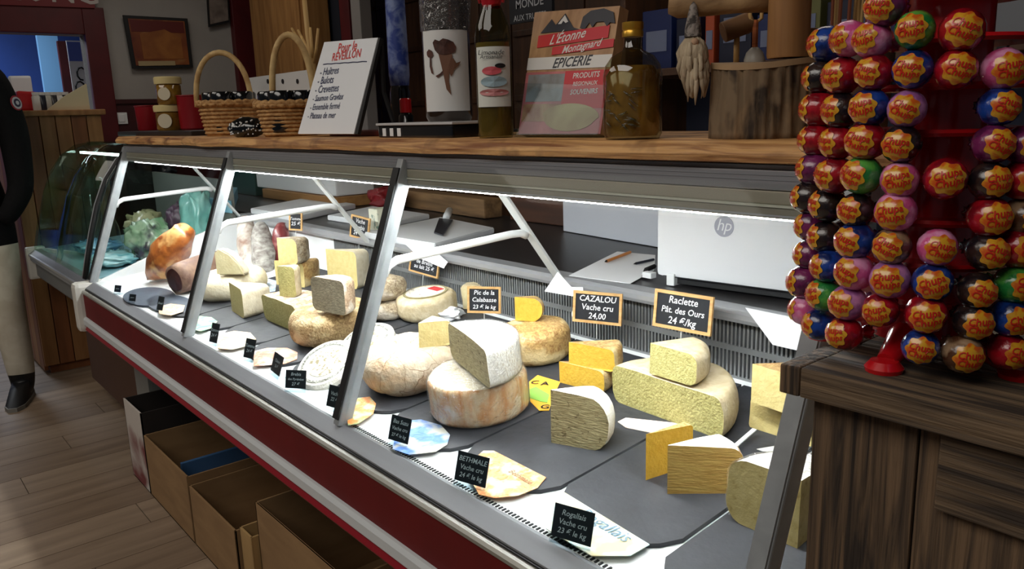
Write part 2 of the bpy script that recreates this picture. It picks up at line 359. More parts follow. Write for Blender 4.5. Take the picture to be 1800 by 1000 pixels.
# ---- person at the left edge
def person():
    c = Vector((-4.672, -.263, 0)); f = Vector((.93, -.36, 0)).normalized(); r = Vector((-f.y, f.x, 0))   # r: their left, image right
    def P(side, fwd, z): return c + r*side + f*fwd + Vector((0, 0, z*1.05))
    V = [P(0, 0, 1.0), P(0, 0, 1.15), P(0, .02, 1.38), P(0, .01, 1.55), P(0, .02, 1.64), P(0, .03, 1.74), P(0, .04, 1.84)]
    R = [.19, .195, .215, .13, .065, .095, .085]
    E_ = [(0, 1), (1, 2), (2, 3), (3, 4), (4, 5), (5, 6)]
    def add(p, rad, frm): V.append(p); R.append(rad); E_.append((frm, len(V)-1)); return len(V)-1
    for s in (1, -1):
        a = add(P(s*.2, 0, 1.53), .085, 3); a = add(P(s*.255, -.01, 1.27), .075, a); a = add(P(s*.265, .05, 1.02), .062, a); a = add(P(s*.225, .10, .93), .05, a); hand = add(P(s*.17, .11, .86), .045, a)
        h = add(P(s*.1, 0, .90), .115, 0); h = add(P(s*.115, .03, .50), .085, h); h = add(P(s*.12, 0, .14), .07, h); h = add(P(s*.12, 0, .05), .055, h); h = add(P(s*.12, .13, .035), .045, h)
    me = bpy.data.meshes.new('person'); me.from_pydata(V, E_, []); o = bpy.data.objects.new('person', me); COL.objects.link(o)
    md = o.modifiers.new('s', 'SKIN'); md.use_smooth_shade = True
    for i, sv in enumerate(me.skin_vertices[0].data): sv.radius = (R[i], R[i]*(.75 if i < 4 else 1)); sv.use_root = (i == 0)
    o.modifiers.new('d', 'SUBSURF').levels = 2
    dg = bpy.context.evaluated_depsgraph_get(); m2 = bpy.data.meshes.new_from_object(o.evaluated_get(dg)); o.modifiers.clear(); o.data = m2; bpy.data.meshes.remove(me); m2.name = 'person'
    m2.materials.clear()
    for m in (mat('skin', (196, 146, 120), rough=.5), mat('black_jacket_cloth', (7, 7, 9), (11, 11, 13), scale=60, rough=.85, spec=.2, bump=.3), mat('cream_trousers', (206, 200, 184), (190, 182, 164), scale=14, rough=.85, bump=.25), mat('black_shoe', (18, 18, 20), rough=.5)): m2.materials.append(m)
    for p in m2.polygons:
        z = p.center.z; lat = abs((p.center-c).dot(r)); p.use_smooth = True
        p.material_index = 0 if z > 1.70 else 1 if z > .80 else 2 if z > .13 else 3
    recenter(o); tag(o, 'person in a black jacket and cream trousers at the left edge', 'person')
    hb = bm_new(); lathe(hb, [(0, .14), (.06, .12), (.105, .06), (.11, 0), (.1, -.05), (.085, -.06)], 16, Matrix.Translation(P(0, .02, 1.79))); wobble(hb, .01, 20); finish('hair', hb, mat('dark_hair', (40, 30, 24), rough=.7), o, True)
    for s in (1, -1):     # trainers: sole and upper
        b2 = bm_new(); prof = [(-.05, -.035), (.0, -.045), (.1, -.05), (.2, -.045), (.25, -.02), (.25, .02), (.2, .045), (.1, .05), (0, .045), (-.05, .035)]
        prism(b2, [P(s*.12+v, u, .0) for u, v in prof], (0, 0, .02)); finish('shoe_sole', b2, mat('shoe_sole', (120, 118, 112), rough=.6), o)
        b2 = bm_new(); lo_ = [P(s*.12+v*.95, u*.97, .02) for u, v in prof]; hi_ = [P(s*.12+v*.75, (u*.6-.01), .10-.028*max(0, u*4)) for u, v in prof]
        A = [b2.verts.new(p) for p in lo_]; B = [b2.verts.new(p) for p in hi_]; nn = len(A); b2.faces.new(B)
        for k in range(nn): b2.faces.new((A[k], A[(k+1) % nn], B[(k+1) % nn], B[k]))
        finish('shoe', b2, MATS['black_shoe'], o, 'all')
    from mathutils.bvhtree import BVHTree
    bv = BVHTree.FromPolygons([o.location+v.co for v in o.data.vertices], [tuple(p.vertices) for p in o.data.polygons])
    hit = bv.ray_cast(CAM, ray(29, 181).normalized())
    if hit[0] is not None:
        n_ = hit[1] if hit[1].dot(CAM-hit[0]) > 0 else -hit[1]; u_ = Vector((0, 0, 1)).cross(n_).normalized()
        for rad, th, m in ((.036, .003, mat('badge_red', (150, 44, 56), rough=.6)), (.029, .0045, mat('badge_white', (196, 190, 196), rough=.6)), (.02, .006, mat('badge_blue', (44, 42, 70), rough=.6)), (.010, .0075, mat('badge_white2', (196, 190, 196), rough=.6))):
            b2 = bm_new(); lathe(b2, [(0, 0), (rad, 0), (rad, th), (0, th)], 20, frame_m(hit[0]-n_*.001, u_, n_.cross(u_))); finish('arm_badge', b2, m, o)
person()
# ================================================================== THE CHEESE COUNTER
PX = [-3.447, -2.33, -1.397, -.45]
XA, XB = -3.45, -.435
M_alu = mat('brushed_aluminium', (176, 178, 180), (160, 162, 166), scale=30, stretch=(.05, 1, 1), rough=.35, metal=.35)
M_alud = mat('dark_aluminium', (146, 148, 152), (134, 136, 140), scale=30, stretch=(.05, 1, 1), rough=.4, metal=.3)
M_canopy = mat('canopy_aluminium', (206, 202, 194), (190, 187, 180), scale=30, stretch=(.05, 1, 1), rough=.38, metal=.3)
M_redp = mat('counter_red_panel', (100, 9, 14), (92, 8, 13), scale=8, rough=.55, spec=.25)
M_redl = mat('counter_red_lip', (136, 12, 30), rough=.4)
M_bump = mat('grey_bumper', (196, 200, 202), rough=.45)
M_deck = mat('deck_white', (240, 243, 244), rough=.35)
M_glass = glassy('counter_glass', (250, 252, 251), 1.17)
M_greenglass = glassy('curved_glass', (222, 236, 226), 1.5)
M_slot = mat('grille_slot_dark', (30, 31, 33), rough=.8)
M_grille = mat('grille_grey', (128, 130, 132), rough=.45, metal=.3)
M_strut = mat('strut_pale_grey', (206, 208, 206), rough=.4)
M_postw = mat('post_aluminium', (150, 154, 156), (138, 142, 144), scale=30, rough=.4, metal=.15)
M_rubber = mat('black_rubber', (20, 21, 23), rough=.6)

b0x = at(216, 700, y=.0).x
dc = empty('cheese_display_counter', ((XA+XB)/2, .3, 0), 'long glass-fronted refrigerated cheese counter with dark red front panel', 'display counter')
def extr(name, prof, x0, x1, m, parent=dc, smooth=False):
    bm = bm_new(); prism(bm, [(x0, y, z) for y, z in prof], (x1-x0, 0, 0)); return finish(name, bm, m, parent, smooth)
extr('base_cabinet', [(.46, .10), (.46, .70), (.60, .72), (.62, .10)], XA+.02, XB-.02, mat('base_grey', (70, 72, 74), rough=.6))
extr('plinth', [(.5, .0), (.5, .10), (.6, .10), (.6, 0)], XA+.04, XB-.04, M_rubber)
extr('belly_panel', [(-.03, .56), (-.03, .70), (.0, .735), (.46, .735), (.46, .66), (.1, .58)], XA+.01, XB-.01, mat('belly_grey', (46, 46, 48), rough=.6))
extr('pedestal', [(.10, .0), (.10, .38), (.45, .38), (.45, 0)], XA+.02, b0x-.01, mat('pedestal_grey', (128, 128, 124), rough=.6))
extr('red_panel', [(-.031, .617), (-.046, .617), (-.046, .712), (-.031, .712)], XA+.012, XB, M_redp)
extr('bumper_strip', [(-.031, .578), (-.052, .580), (-.058, .588), (-.058, .608), (-.052, .616), (-.031, .617)], XA+.012, XB, M_bump)
extr('red_lip', [(-.031, .556), (-.05, .557), (-.055, .565), (-.05, .578), (-.031, .578)], XA+.012, XB, M_redl)
extr('front_rail', [(.004, .735), (.004, .747), (-.004, .748), (-.034, .731), (-.034, .735-.02), (-.02, .712)], XA, XB, M_alud)
extr('rail_groove', [(-.034, .7275), (-.0375, .7265), (-.0375, .7235), (-.034, .7235)], XA, XB, M_rubber)
extr('rail_edge_strip', [(-.03, .7235), (-.046, .7225), (-.05, .718), (-.05, .712), (-.03, .712)], XA, XB, mat('rail_strip_pale', (150, 148, 140), rough=.45, metal=.4))
# perforated strip along the deck edge
bm = bm_new(); x = -1.40
while x < XB:
    box(bm, (x, .006, .7462), (x+.0035, .014, .7476)); x += .008
o = finish('perforations', bm, M_slot, dc); o['kind'] = 'stuff'
extr('deck', [(.0, DZ-.012), (.0, DZ), (.64, deckz(.64)), (.64, deckz(.64)-.012)], XA+.005, XB-.005, M_deck)
# posts with black seal, glass panes
tp = Vector((0, .187, 1.252)); 
for k, X in enumerate(PX):
    bm = bm_new(); a = Vector((X, .0, .742)); b = Vector((X, .190, 1.262)); d = (b-a).normalized(); n = d.cross(Vector((1, 0, 0))).normalized()
    if n.y > 0: n = -n
    Mx = Matrix((Vector((1, 0, 0)), n, d)).transposed().to_4x4(); Mx.translation = a
    box(bm, (-.011, -.012, 0), (.011, .018, (b-a).length), .003, Mx); po = finish('post', bm, M_postw, dc)
    bm = bm_new(); box(bm, (-.013, .0182, .012), (.009, .0215, (b-a).length-.02), 0, Mx); finish('seal', bm, M_rubber if k < 3 else M_postw, po)
for k in range(3):
    bm = bm_new(); a = Vector((PX[k]+.0125, -.002, .748)); L_ = PX[k+1]-PX[k]-.025
    prism(bm, [a, a+Vector((L_, 0, 0)), a+Vector((L_, .188, .51)), a+Vector((0, .188, .51))], (0, -.004, .0015)); finish('glass_pane', bm, M_glass, dc)
# right-hand end glass
bm = bm_new(); prism(bm, [(XB-.006, .02, .75), (XB-.006, .63, .81), (XB-.006, .63, 1.2), (XB-.006, .2, 1.24)], (.005, 0, 0)); finish('end_glass', bm, M_glass, dc)
# canopy
extr('canopy', [(.186, 1.212), (.182, 1.216), (.182, 1.2275), (.190, 1.230), (.186, 1.247), (.192, 1.250), (.190, 1.262), (.197, 1.266), (.196, 1.2772), (.50, 1.2772), (.50, 1.258), (.215, 1.236), (.205, 1.214)], XA-.02, XB, M_canopy)
for z0, z1, cc_, nm in ((1.2475, 1.2715, (150, 150, 154), 'canopy_band'), (1.2302, 1.2462, (176, 168, 152), 'canopy_band'), (1.2125, 1.2258, (150, 143, 130), 'canopy_band')):
    extr(nm, [(.195, z0), (.1812, z0), (.1805, z0+.001), (.1805, z1-.001), (.1812, z1), (.195, z1)], XA-.02, XB, mat('band_%d' % int(z0*1e4), cc_, tuple(v-8 for v in cc_), scale=30, stretch=(.05, 1, 1), rough=.35, metal=.3))
for zz in (1.259, 1.265): extr('canopy_groove', [(.182, zz), (.1798, zz+.0004), (.1798, zz+.0016), (.182, zz+.002)], XA-.02, XB, M_alud)
extr('canopy_lip', [(.186, 1.2115), (.180, 1.2145), (.180, 1.217), (.186, 1.219)], XA-.02, XB, M_alu)
extr('canopy_bead', [(.186, 1.2258), (.1785, 1.2264), (.1785, 1.2294), (.186, 1.2302)], XA-.02, XB, mat('bead_pale', (206, 204, 190), rough=.35, metal=.3))
M_lamp = mat('lamp_white', (250, 252, 255), emit=LAMP_EMIT)
extr('lamp_tube', [(.190, 1.2092), (.190, 1.2112), (.216, 1.2112), (.216, 1.2058)], XA+.08, XB-.04, M_lamp)
extr('lamp_housing', [(.206, 1.2115), (.206, 1.236), (.23, 1.24), (.23, 1.2115)], XA+.06, XB-.02, M_canopy)
# back grille
extr('grille_back', [(.642, .805), (.642, .932), (.66, .932), (.66, .805)], -2.62, XB-.01, M_slot)
bm = bm_new(); x = -2.62
while x < XB-.01:
    box(bm, (x, .634, .812), (x+.0045, .642, .866)); box(bm, (x, .634, .876), (x+.0045, .642, .930)); x += .0095
o = finish('grille_bars', bm, M_grille, dc); o['kind'] = 'stuff'
for z0, z1 in ((.803, .813), (.865, .877), (.929, .936)): extr('grille_rail', [(.632, z0), (.632, z1), (.643, z1), (.643, z0)], -2.62, XB-.01, M_grille)
extr('back_panel', [(.634, .805), (.634, .936), (.66, .936), (.66, .805)], XA+.01, -2.62, M_white)
extr('worktop_rail', [(.612, .932), (.608, .940), (.608, .950), (.616, .957), (.66, .957), (.66, .932)], XA, XB, M_alu)
# white end panel at the far end and white bumper cap
bm = bm_new(); prism(bm, [(XA+.006, .0, .735), (XA+.006, .64, .79), (XA+.006, .64, .95), (XA+.006, .36, .872), (XA+.006, .03, .757)], (.012, 0, 0)); finish('end_panel', bm, M_white, dc)
bm = bm_new(); box(bm, (XA-.05, -.075, .555), (XA+.018, .05, .752), .018); finish('corner_cap', bm, mat('cap_offwhite', (206, 204, 196), rough=.45), dc)
# struts and bars at each post
for X in PX[:3]:
    bm = bm_new(); a = Vector((X, .612, .945)); b = Vector((X, .385, 1.24)); d = (b-a).normalized(); n = d.cross(Vector((1, 0, 0)))
    Mx = Matrix((Vector((1, 0, 0)), n, d)).transposed().to_4x4(); Mx.translation = a
    box(bm, (-.014, -.004, -.01), (.014, .004, (b-a).length), .002, Mx); finish('strut', bm, M_strut, dc)
    bm = bm_new(); tube(bm, [(X, .118, 1.035), (X, .128, 1.052), (X, .15, 1.062), (X, .3, 1.07), (X, .46, 1.079), (X, .487, 1.078), (X, .505, 1.07)], .009, 8); finish('cross_bar', bm, M_white, dc, 'all')

# ---- wooden plank on top
M_plank = mat('live_edge_wood', (226, 174, 112), (138, 84, 42), scale=12, stretch=(.3, 5, 5), rough=.5, bump=.6, bscale=60, lo=.38, hi=.64, c3=(104, 64, 36), c3scale=11, c3lo=.56, c3hi=.7, dist=1.0)
bm = bm_new(); NX = 150; X0, X1 = -3.62, -.40; rows = []
for i in range(NX+1):
    x = X0+(X1-X0)*i/NX; nz = noise.noise(Vector((x*3, 0, 1)))*.012+noise.noise(Vector((x*9, 2, 1)))*.005
    t = noise.noise(Vector((x*5, 7, 1)))*.004; rnd = max(0, 1-(x-X0)/.12); back = .56
    yf = .168+nz+.05*rnd**2
    rows.append([bm.verts.new(p) for p in [(x, yf+.012, 1.2795+t*.4), (x, yf+.001, 1.2815+t), (x, yf-.002, 1.290+t), (x, yf+.003, 1.300+t*.5), (x, yf+.012, 1.307), (x, back, 1.307), (x, back, 1.2815)]])
for a, b in zip(rows, rows[1:]):
    for k in range(7): bm.faces.new((a[k], a[(k+1) % 7], b[(k+1) % 7], b[k]))
bm.faces.new(rows[0]); bm.faces.new(rows[-1][::-1])
pk = finish('counter_plank', bm, M_plank, None, True); recenter(pk); tag(pk, 'long live-edge wooden plank on top of the cheese counter', 'plank')
PT = 1.307

# ---- granite worktop on the server side
M_gran = mat('dark_granite', (46, 43, 43), (34, 32, 32), scale=140, rough=.35, lo=.4, hi=.6)
bm = bm_new(); box(bm, (XA-1.3, .662, .925), (XB, 1.30, .955), .003); wt = finish('granite_worktop', bm, M_gran); recenter(wt); tag(wt, 'dark grey stone worktop behind the cheese display', 'worktop')
bm = bm_new(); box(bm, (XA-1.25, .7, 0), (XB-.05, 1.25, .925)); sc = finish('worktop_cabinet', bm, mat('cab_dark', (44, 42, 42), rough=.6)); recenter(sc); tag(sc, 'dark cabinet carrying the stone worktop', 'cabinet')

# ---- the far case with curved glass
FX0, FX1 = -4.62, -3.51
fc = empty('far_display_case', ((FX0+FX1)/2, .3, 0), 'far display case with curved glass beyond the cheese counter', 'display case')
extr('front_rail', [(.02, .70), (.02, .752), (-.01, .752), (-.035, .735), (-.035, .70)], FX0, FX1, M_alud, fc)
extr('rail_strip', [(-.035, .735), (-.041, .732), (-.041, .722), (-.035, .72)], FX0, FX1, M_alu, fc)
extr('lower_rail', [(.03, .60), (.03, .70), (-.015, .70), (-.015, .62), (.0, .60)], FX0, FX1, mat('far_grey', (104, 106, 106), rough=.5), fc)
extr('deck', [(.0, .735), (.0, .748), (.62, .79), (.62, .76)], FX0, FX1, mat('far_deck', (150, 190, 200), rough=.3), fc)
extr('body', [(.12, .1), (.12, .6), (.6, .735), (.6, .1)], FX0+.25, FX1, mat('far_body', (78, 50, 34), rough=.6), fc)
bm = bm_new(); box(bm, (FX0-.03, -.05, .60), (FX0+.01, .04, .765), .012); finish('corner_cap', bm, MATS['cap_offwhite'], fc)
arc = [(-.012, .752), (.01, .84), (.035, .93), (.07, 1.04), (.115, 1.14), (.17, 1.215), (.24, 1.262), (.32, 1.275)]
bm = bm_new(); A = [[bm.verts.new((x, y, z)) for y, z in arc] for x in (FX0, FX1)]
B = [[bm.verts.new((x, y+.006, z-.003)) for y, z in arc] for x in (FX0, FX1)]
for k in range(len(arc)-1):
    bm.faces.new((A[0][k], A[1][k], A[1][k+1], A[0][k+1])); bm.faces.new((B[0][k+1], B[1][k+1], B[1][k], B[0][k]))
for k in range(len(arc)-1):
    for s in (0, 1): bm.faces.new((A[s][k], A[s][k+1], B[s][k+1], B[s][k]))
finish('curved_glass', bm, M_greenglass, fc, 'all')
for x in (FX1-.012,):
    bm = bm_new(); tube(bm, [(x, y, z) for y, z in arc], .011, 6); finish('black_edge', bm, M_rubber, fc, 'all')
bm = bm_new(); tube(bm, [(FX1-.05, y, z) for y, z in arc], .006, 6); finish('bright_edge', bm, M_alu, fc, 'all')
bm = bm_new(); prism(bm, [(FX0, .0, .75), (FX0, .6, .79), (FX0, .6, 1.27), (FX0, .32, 1.275), (FX0, .17, 1.215), (FX0, .07, 1.04)], (.005, 0, 0)); finish('end_glass', bm, M_greenglass, fc)
extr('top_shelf', [(.30, 1.262), (.30, 1.276), (.6, 1.276), (.6, 1.262)], FX0, FX1, M_greenglass, fc)
extr('back_wall', [(.6, .76), (.6, 1.1), (.62, 1.1), (.62, .76)], FX0, FX1, mat('far_back', (120, 124, 118), rough=.6), fc)
extr('lamp_tube', [(.24, 1.22), (.24, 1.23), (.26, 1.23), (.26, 1.22)], FX0+.1, FX1-.1, mat('lamp_white_far', (235, 245, 255), emit=14), fc)
# bags and trays inside the far case
def lump(name, c, s, m, label, cat, group=None, amp=.25, seed=0, sc=6):
    bm = bm_new(); bmesh.ops.create_icosphere(bm, subdivisions=4, radius=1)
    for v in bm.verts:
        w0 = v.co.copy(); sd = Vector((seed*5, seed, 2))
        n_ = noise.noise_vector(w0*1.6+sd)*amp; cr = abs(noise.noise(w0*2.6+sd))+.5*abs(noise.noise(w0*5.5+sd))
        v.co = w0*(.80+.42*cr)+n_
        v.co = Vector((v.co.x*s[0], v.co.y*s[1], max(0, (v.co.z+.75))*s[2])) + Vector(c)
    o = finish(name, bm, m, None, 'all'); recenter(o); return tag(o, label, cat, group)
fz = .775
lump('plastic_bag', (-4.15, .18, fz-.01), (.16, .1, .035), mat('bag_blue', (84, 150, 200), (150, 200, 220), scale=9, rough=.2, coat=.5), 'flat crumpled pale blue plastic bag at the front of the far case', 'bag', seed=1)
lump('plastic_bag', (-3.75, .15, fz-.01), (.14, .1, .03), mat('bag_aqua', (120, 196, 206), (190, 226, 226), scale=9, rough=.2, coat=.5), 'flat aqua plastic bag next to the white corner cap in the far case', 'bag', seed=2)
lump('salad_bag', (-3.72, .30, fz), (.11, .09, .10), mat('bag_green', (118, 160, 120), (190, 206, 180), scale=12, rough=.2, coat=.5, c3=(70, 60, 66), c3scale=9), 'bulging green leafy salad bag inside the far case', 'bag', seed=3)
lump('salad_bag', (-3.66, .50, fz), (.10, .07, .17), mat('bag_teal', (96, 170, 160), (150, 206, 196), scale=10, rough=.2, coat=.5), 'teal plastic bag standing behind the salad bag', 'bag', seed=4)
lump('salad_bag', (-4.25, .44, fz), (.15, .10, .09), mat('bag_olive', (150, 150, 110), (196, 190, 150), scale=10, rough=.2, coat=.5), 'pale olive bag behind the curved glass', 'bag', seed=5)
lump('dark_packet', (-3.92, .50, fz+.0), (.08, .06, .12), mat('dark_pack', (54, 40, 52), (120, 90, 110), scale=14, rough=.3), 'dark mottled packet between the bags in the far case', 'packet', seed=6)
for k, (px, yy, h) in enumerate(((165, .36, .36), (188, .40, .30))):   # glass decanters seen through the curved glass
    c = at(px, 400, x=(-4.35, -4.0)[k]); c.y = min(c.y, .5); c.z = fz
    g = empty('glass_decanter', c, ['tall clear glass decanter behind the curved glass', 'shorter clear glass decanter nearest the cheese counter'][k], 'decanter', 'glass decanters in the far case')
    bm = bm_new(); lathe(bm, [(0, 0), (.055, 0), (.06, .02), (.05, .12), (.028, h*.62), (.022, h*.85), (.03, h)], 20, Matrix.Translation(c)); finish('body', bm, glassy('clear_glass', (240, 246, 244), 1.5), g, 'all')
    bm = bm_new(); lathe(bm, [(0, h), (.02, h), (.026, h+.02), (.018, h+.045), (0, h+.05)], 16, Matrix.Translation(c)); finish('stopper', bm, MATS['clear_glass'], g, 'all')
# things standing on the worktop seen through the left panes
lump('black_bag', (at(262, 300, y=.95).x, .95, .955), (.34, .14, .17), mat('black_sack', (26, 30, 36), (44, 52, 60), scale=10, rough=.35), 'slumped shiny black sack behind the first glass pane', 'bag', seed=8)
bm = bm_new(); pts = [at(px_, py_, z=1.012)+Vector((0, .13, 0)) for px_, py_ in ((300, 352), (327, 330), (374, 333), (354, 358))]; prism(bm, [p-Vector((0, 0, .055)) for p in pts], (0, 0, .055)); o = finish('blue_tray', bm, mat('tray_blue', (110, 178, 210), (150, 205, 225), scale=6, rough=.3)); tag(recenter(o), 'pale blue plastic tray on the worktop behind the first pane', 'tray')

# ---- cardboard boxes under the counter
M_card = mat('cardboard', (150, 118, 80), (136, 105, 70), scale=5, stretch=(1, 1, 4), rough=.85)
M_card2 = mat('cardboard_yellow', (176, 142, 92), (160, 128, 82), scale=5, rough=.85)
def carton(name, x0, x1, y0, y1, h, m, label, flap=0, z0=0.001, lining=False, m_far=None):
    c = Vector(((x0+x1)/2, (y0+y1)/2, z0)); e = empty(name, c, label, 'box', 'cardboard boxes under the counter')
    t = .006
    for nm, lo_, hi_ in (('bottom', (x0, y0, z0), (x1, y1, z0+t)), ('side', (x0, y0, z0), (x1, y0+t, z0+h)), ('side', (x0, y1-t, z0), (x1, y1, z0+h)), ('side', (x0, y0, z0), (x0+t, y1, z0+h)), ('side', (x1-t, y0, z0), (x1, y1, z0+h))):
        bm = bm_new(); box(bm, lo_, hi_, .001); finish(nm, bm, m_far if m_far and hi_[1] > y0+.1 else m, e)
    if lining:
        bm = bm_new(); box(bm, (x0+t, y0+t, z0+t), (x1-t, y1-t, z0+t+.004)); finish('lining', bm, M_black, e)  # black sheet that paints the shade inside the box, not a real liner
    if flap:
        bm = bm_new(); prism(bm, [(x0+.01, y0, z0+h), (x1-.01, y0, z0+h), (x1-.015, y0+flap*.3, z0+h-flap), (x0+.015, y0+flap*.3, z0+h-flap)], (0, .004, 0)); finish('flap', bm, m, e)
    return e
def cz(px, py): return at(px, py, y=0)
b1a, b1b, b2b = at(252, 765, y=0.0), at(329, 837, y=0.0), at(413, 937, y=0.0)
carton('cardboard_box', b1a.x, b1b.x-.004, 0.0, .42, b1a.z, M_card, 'open brown cardboard box holding a blue folder under the counter')
carton('cardboard_box', b1b.x+.002, b2b.x, 0.0, .42, b2b.z+.005, M_card, 'larger open cardboard box beside the box holding the blue folder')
b3a, b3b = at(476, 912, y=.02), at(600, 1040, y=.02)
carton('cardboard_box', b2b.x+.1, b2b.x+.62, .03, .42, b3a.z-.005, M_card, 'cardboard box with folded flap at the bottom edge of the picture', flap=.06)
carton('cardboard_box', b2b.x+.012, b2b.x+.096, .01, .3, at(440, 945, y=.01).z, M_card2, 'narrow yellowish carton between two larger cardboard boxes')
bw = at(216, 700, y=.0)
carton('white_crate', bw.x, b1a.x-.006, 0.0, .40, bw.z, mat('white_card', (196, 188, 180), (120, 60, 60), scale=3, rough=.8, lo=.6, hi=.7), 'white printed box with dark inside under the counter, nearest the person', lining=True, m_far=mat('painted_shade_card', (34, 28, 26), rough=.9))  # all but the front side coloured dark for the shade under the counter
bm = bm_new(); box(bm, (b1a.x+.20, .06, .008), (b1a.x+.215, .36, b1a.z-.06), .002); o = finish('blue_folder', bm, mat('folder_blue', (58, 96, 140), rough=.5)); tag(recenter(o), 'blue folder standing in an open cardboard box', 'folder')
# ================================================================== CHEESES, SLATES AND TAGS
M_slate = mat('slate', (44, 46, 52), (34, 36, 41), scale=9, rough=.6, bump=.35, bscale=40, c3=(54, 56, 61), c3scale=6)
M_slateb = mat('slate_blue', (62, 72, 86), (50, 58, 70), scale=9, rough=.55, bump=.3, bscale=40)
def slate(name, xr, wdt, yf, yb, m, label, sag=.075, z=0.0):
    x0, x1 = xr-wdt+.003, xr-.003; pts = []
    for k in range(15):
        u = k/14; s = (2*u-1); y = yf+sag*(1-math.sqrt(max(0, 1-(abs(s)**2.3)*.97)))
        y += noise.noise(Vector((x0*7+u*9, 3, 1)))*.0025
        pts.append((x0+(x1-x0)*u, y))
    pts += [(x1, yb), (x0, yb)]
    bm = bm_new(); prism(bm, [(x, y, deckz(y)+.0005+z) for x, y in pts], (0, 0, SL-.0005))
    o = finish(name, bm, m); recenter(o); return tag(o, label, 'slate', 'slates lining the cheese deck')
ords = ['first', 'second', 'third', 'fourth', 'fifth', 'sixth', 'seventh', 'eighth', 'ninth', 'tenth', 'eleventh', 'twelfth', 'thirteenth', 'fourteenth']
wS = .235
for k in range(10):
    xr = -.63-wS*(k-1)
    if k == 0: slate('slate_board', -.445, .182, .03, .60, M_slate, 'dark slate board under the film-wrapped cheese by the right end post', sag=.05)
    else: slate('slate_board', xr, wS, .036+.010*((k*5) % 3), .60, M_slate, 'dark slate board with rounded front, %s from the right end of the cheese deck' % ords[k])
for k, (px, py, rx, ry) in enumerate(((262, 523, .17, .075), (300, 536, .17, .06))):
    c = dk(px, py, .002); bm = bm_new(); pts = [c+Vector((rx*math.cos(2*PI*t/24), ry*math.sin(2*PI*t/24), DS*ry*math.sin(2*PI*t/24))) for t in range(24)]
    prism(bm, pts, (0, 0, .006)); o = finish('slate_board', bm, M_slateb); recenter(o)
    tag(o, ['rounded bluish slate in front of the cured ham', 'rounded bluish slate in front of the dark dried beef'][k], 'slate', 'slates lining the cheese deck')

# ---- cheese makers
def profile(R, H, e, crown=0.0, bulge=0.0):
    pts = [(0, 0), (R*.5, 0), (R-e, 0)]
    for k in range(1, 5): a = -PI/2+PI/2*k/5; pts.append((R-e+e*math.cos(a), e+e*math.sin(a)))
    if bulge: pts.append((R+bulge*.8, H*.3)); pts.append((R+bulge, H*.5)); pts.append((R+bulge*.8, H*.7))
    else: pts.append((R, e)); pts.append((R, H*.5)); pts.append((R, H-e))
    for k in range(1, 5): a = PI/2*k/5; pts.append((R-e+e*math.cos(a), H-e+e*math.sin(a)))
    pts += [(R-e, H), (R*.5, H+crown*.7), (0, H+crown)]
    return pts
def disp(co, amp, fs, seed): return noise.noise_vector(co*fs+Vector((seed*7.3, seed*2.1, seed)))*amp+noise.noise_vector(co*fs*3.3+Vector((seed, 1, seed)))*amp*.35
ci = [0]
def cheese(name, label, base, R, H, a0=0, a1=360, rind=None, paste=None, e=.015, crown=0, bulge=0, amp=.002, tilt=None, group=None, seg=40, wrap=None, sx=1.0, top=None):
    ci[0] += 1; seed = ci[0]; full = (a1-a0) >= 359
    prof = profile(R, H, min(e, H*.49, R*.45), crown, bulge); n = max(6, int(seg*(a1-a0)/360)); bm = bm_new(); rings = []
    A = [math.radians(a0+(a1-a0)*k/n) for k in range(n+(0 if full else 1))]
    Mt = Matrix.Translation(Vector(base)) @ (tilt if tilt else Matrix())
    def co(r, z, a):
        p = Vector((r*math.cos(a)*sx, r*math.sin(a), z)); k = 0 if z <= .001 else 1
        return Mt @ (p+disp(p, amp, 22, seed)*k)
    cb_ = bm.verts.new(Mt @ Vector((0, 0, 0))); ct_ = bm.verts.new(co(0, prof[-1][1], 0))
    for a in A: rings.append([bm.verts.new(co(r, z, a)) for r, z in prof[1:-1]])
    m = len(prof)-2; pairs = [(k, (k+1) % len(A)) for k in range(len(A) if full else len(A)-1)]
    for i, j in pairs:
        bm.faces.new((cb_, rings[j][0], rings[i][0])); ft = bm.faces.new((ct_, rings[i][m-1], rings[j][m-1]))
        if top: ft.material_index = 1
        for k in range(m-1):
            f_ = bm.faces.new((rings[i][k], rings[j][k], rings[j][k+1], rings[i][k+1]))
            if top and k >= m-4: f_.material_index = 1
    o = finish(name, bm, [rind, top] if top else rind, None, True); recenter(o); tag(o, label, 'cheese', group)
    if not full:
        for a in ((A[0], A[-1])):
            b2 = bm_new(); vs = [b2.verts.new(co(r, z, a)) for r, z in prof]; b2.faces.new(vs); finish('cut_face', b2, paste, o)
    if wrap:
        b2 = bm_new(); b2.from_mesh(o.data)
        for v in b2.verts: v.co += v.normal*.0025 + noise.noise_vector(v.co*60)*.0012
        w_ = finish('cling_film', b2, wrap, None, True); w_.data.materials.clear(); w_.data.materials.append(wrap); w_.parent = o
    return o
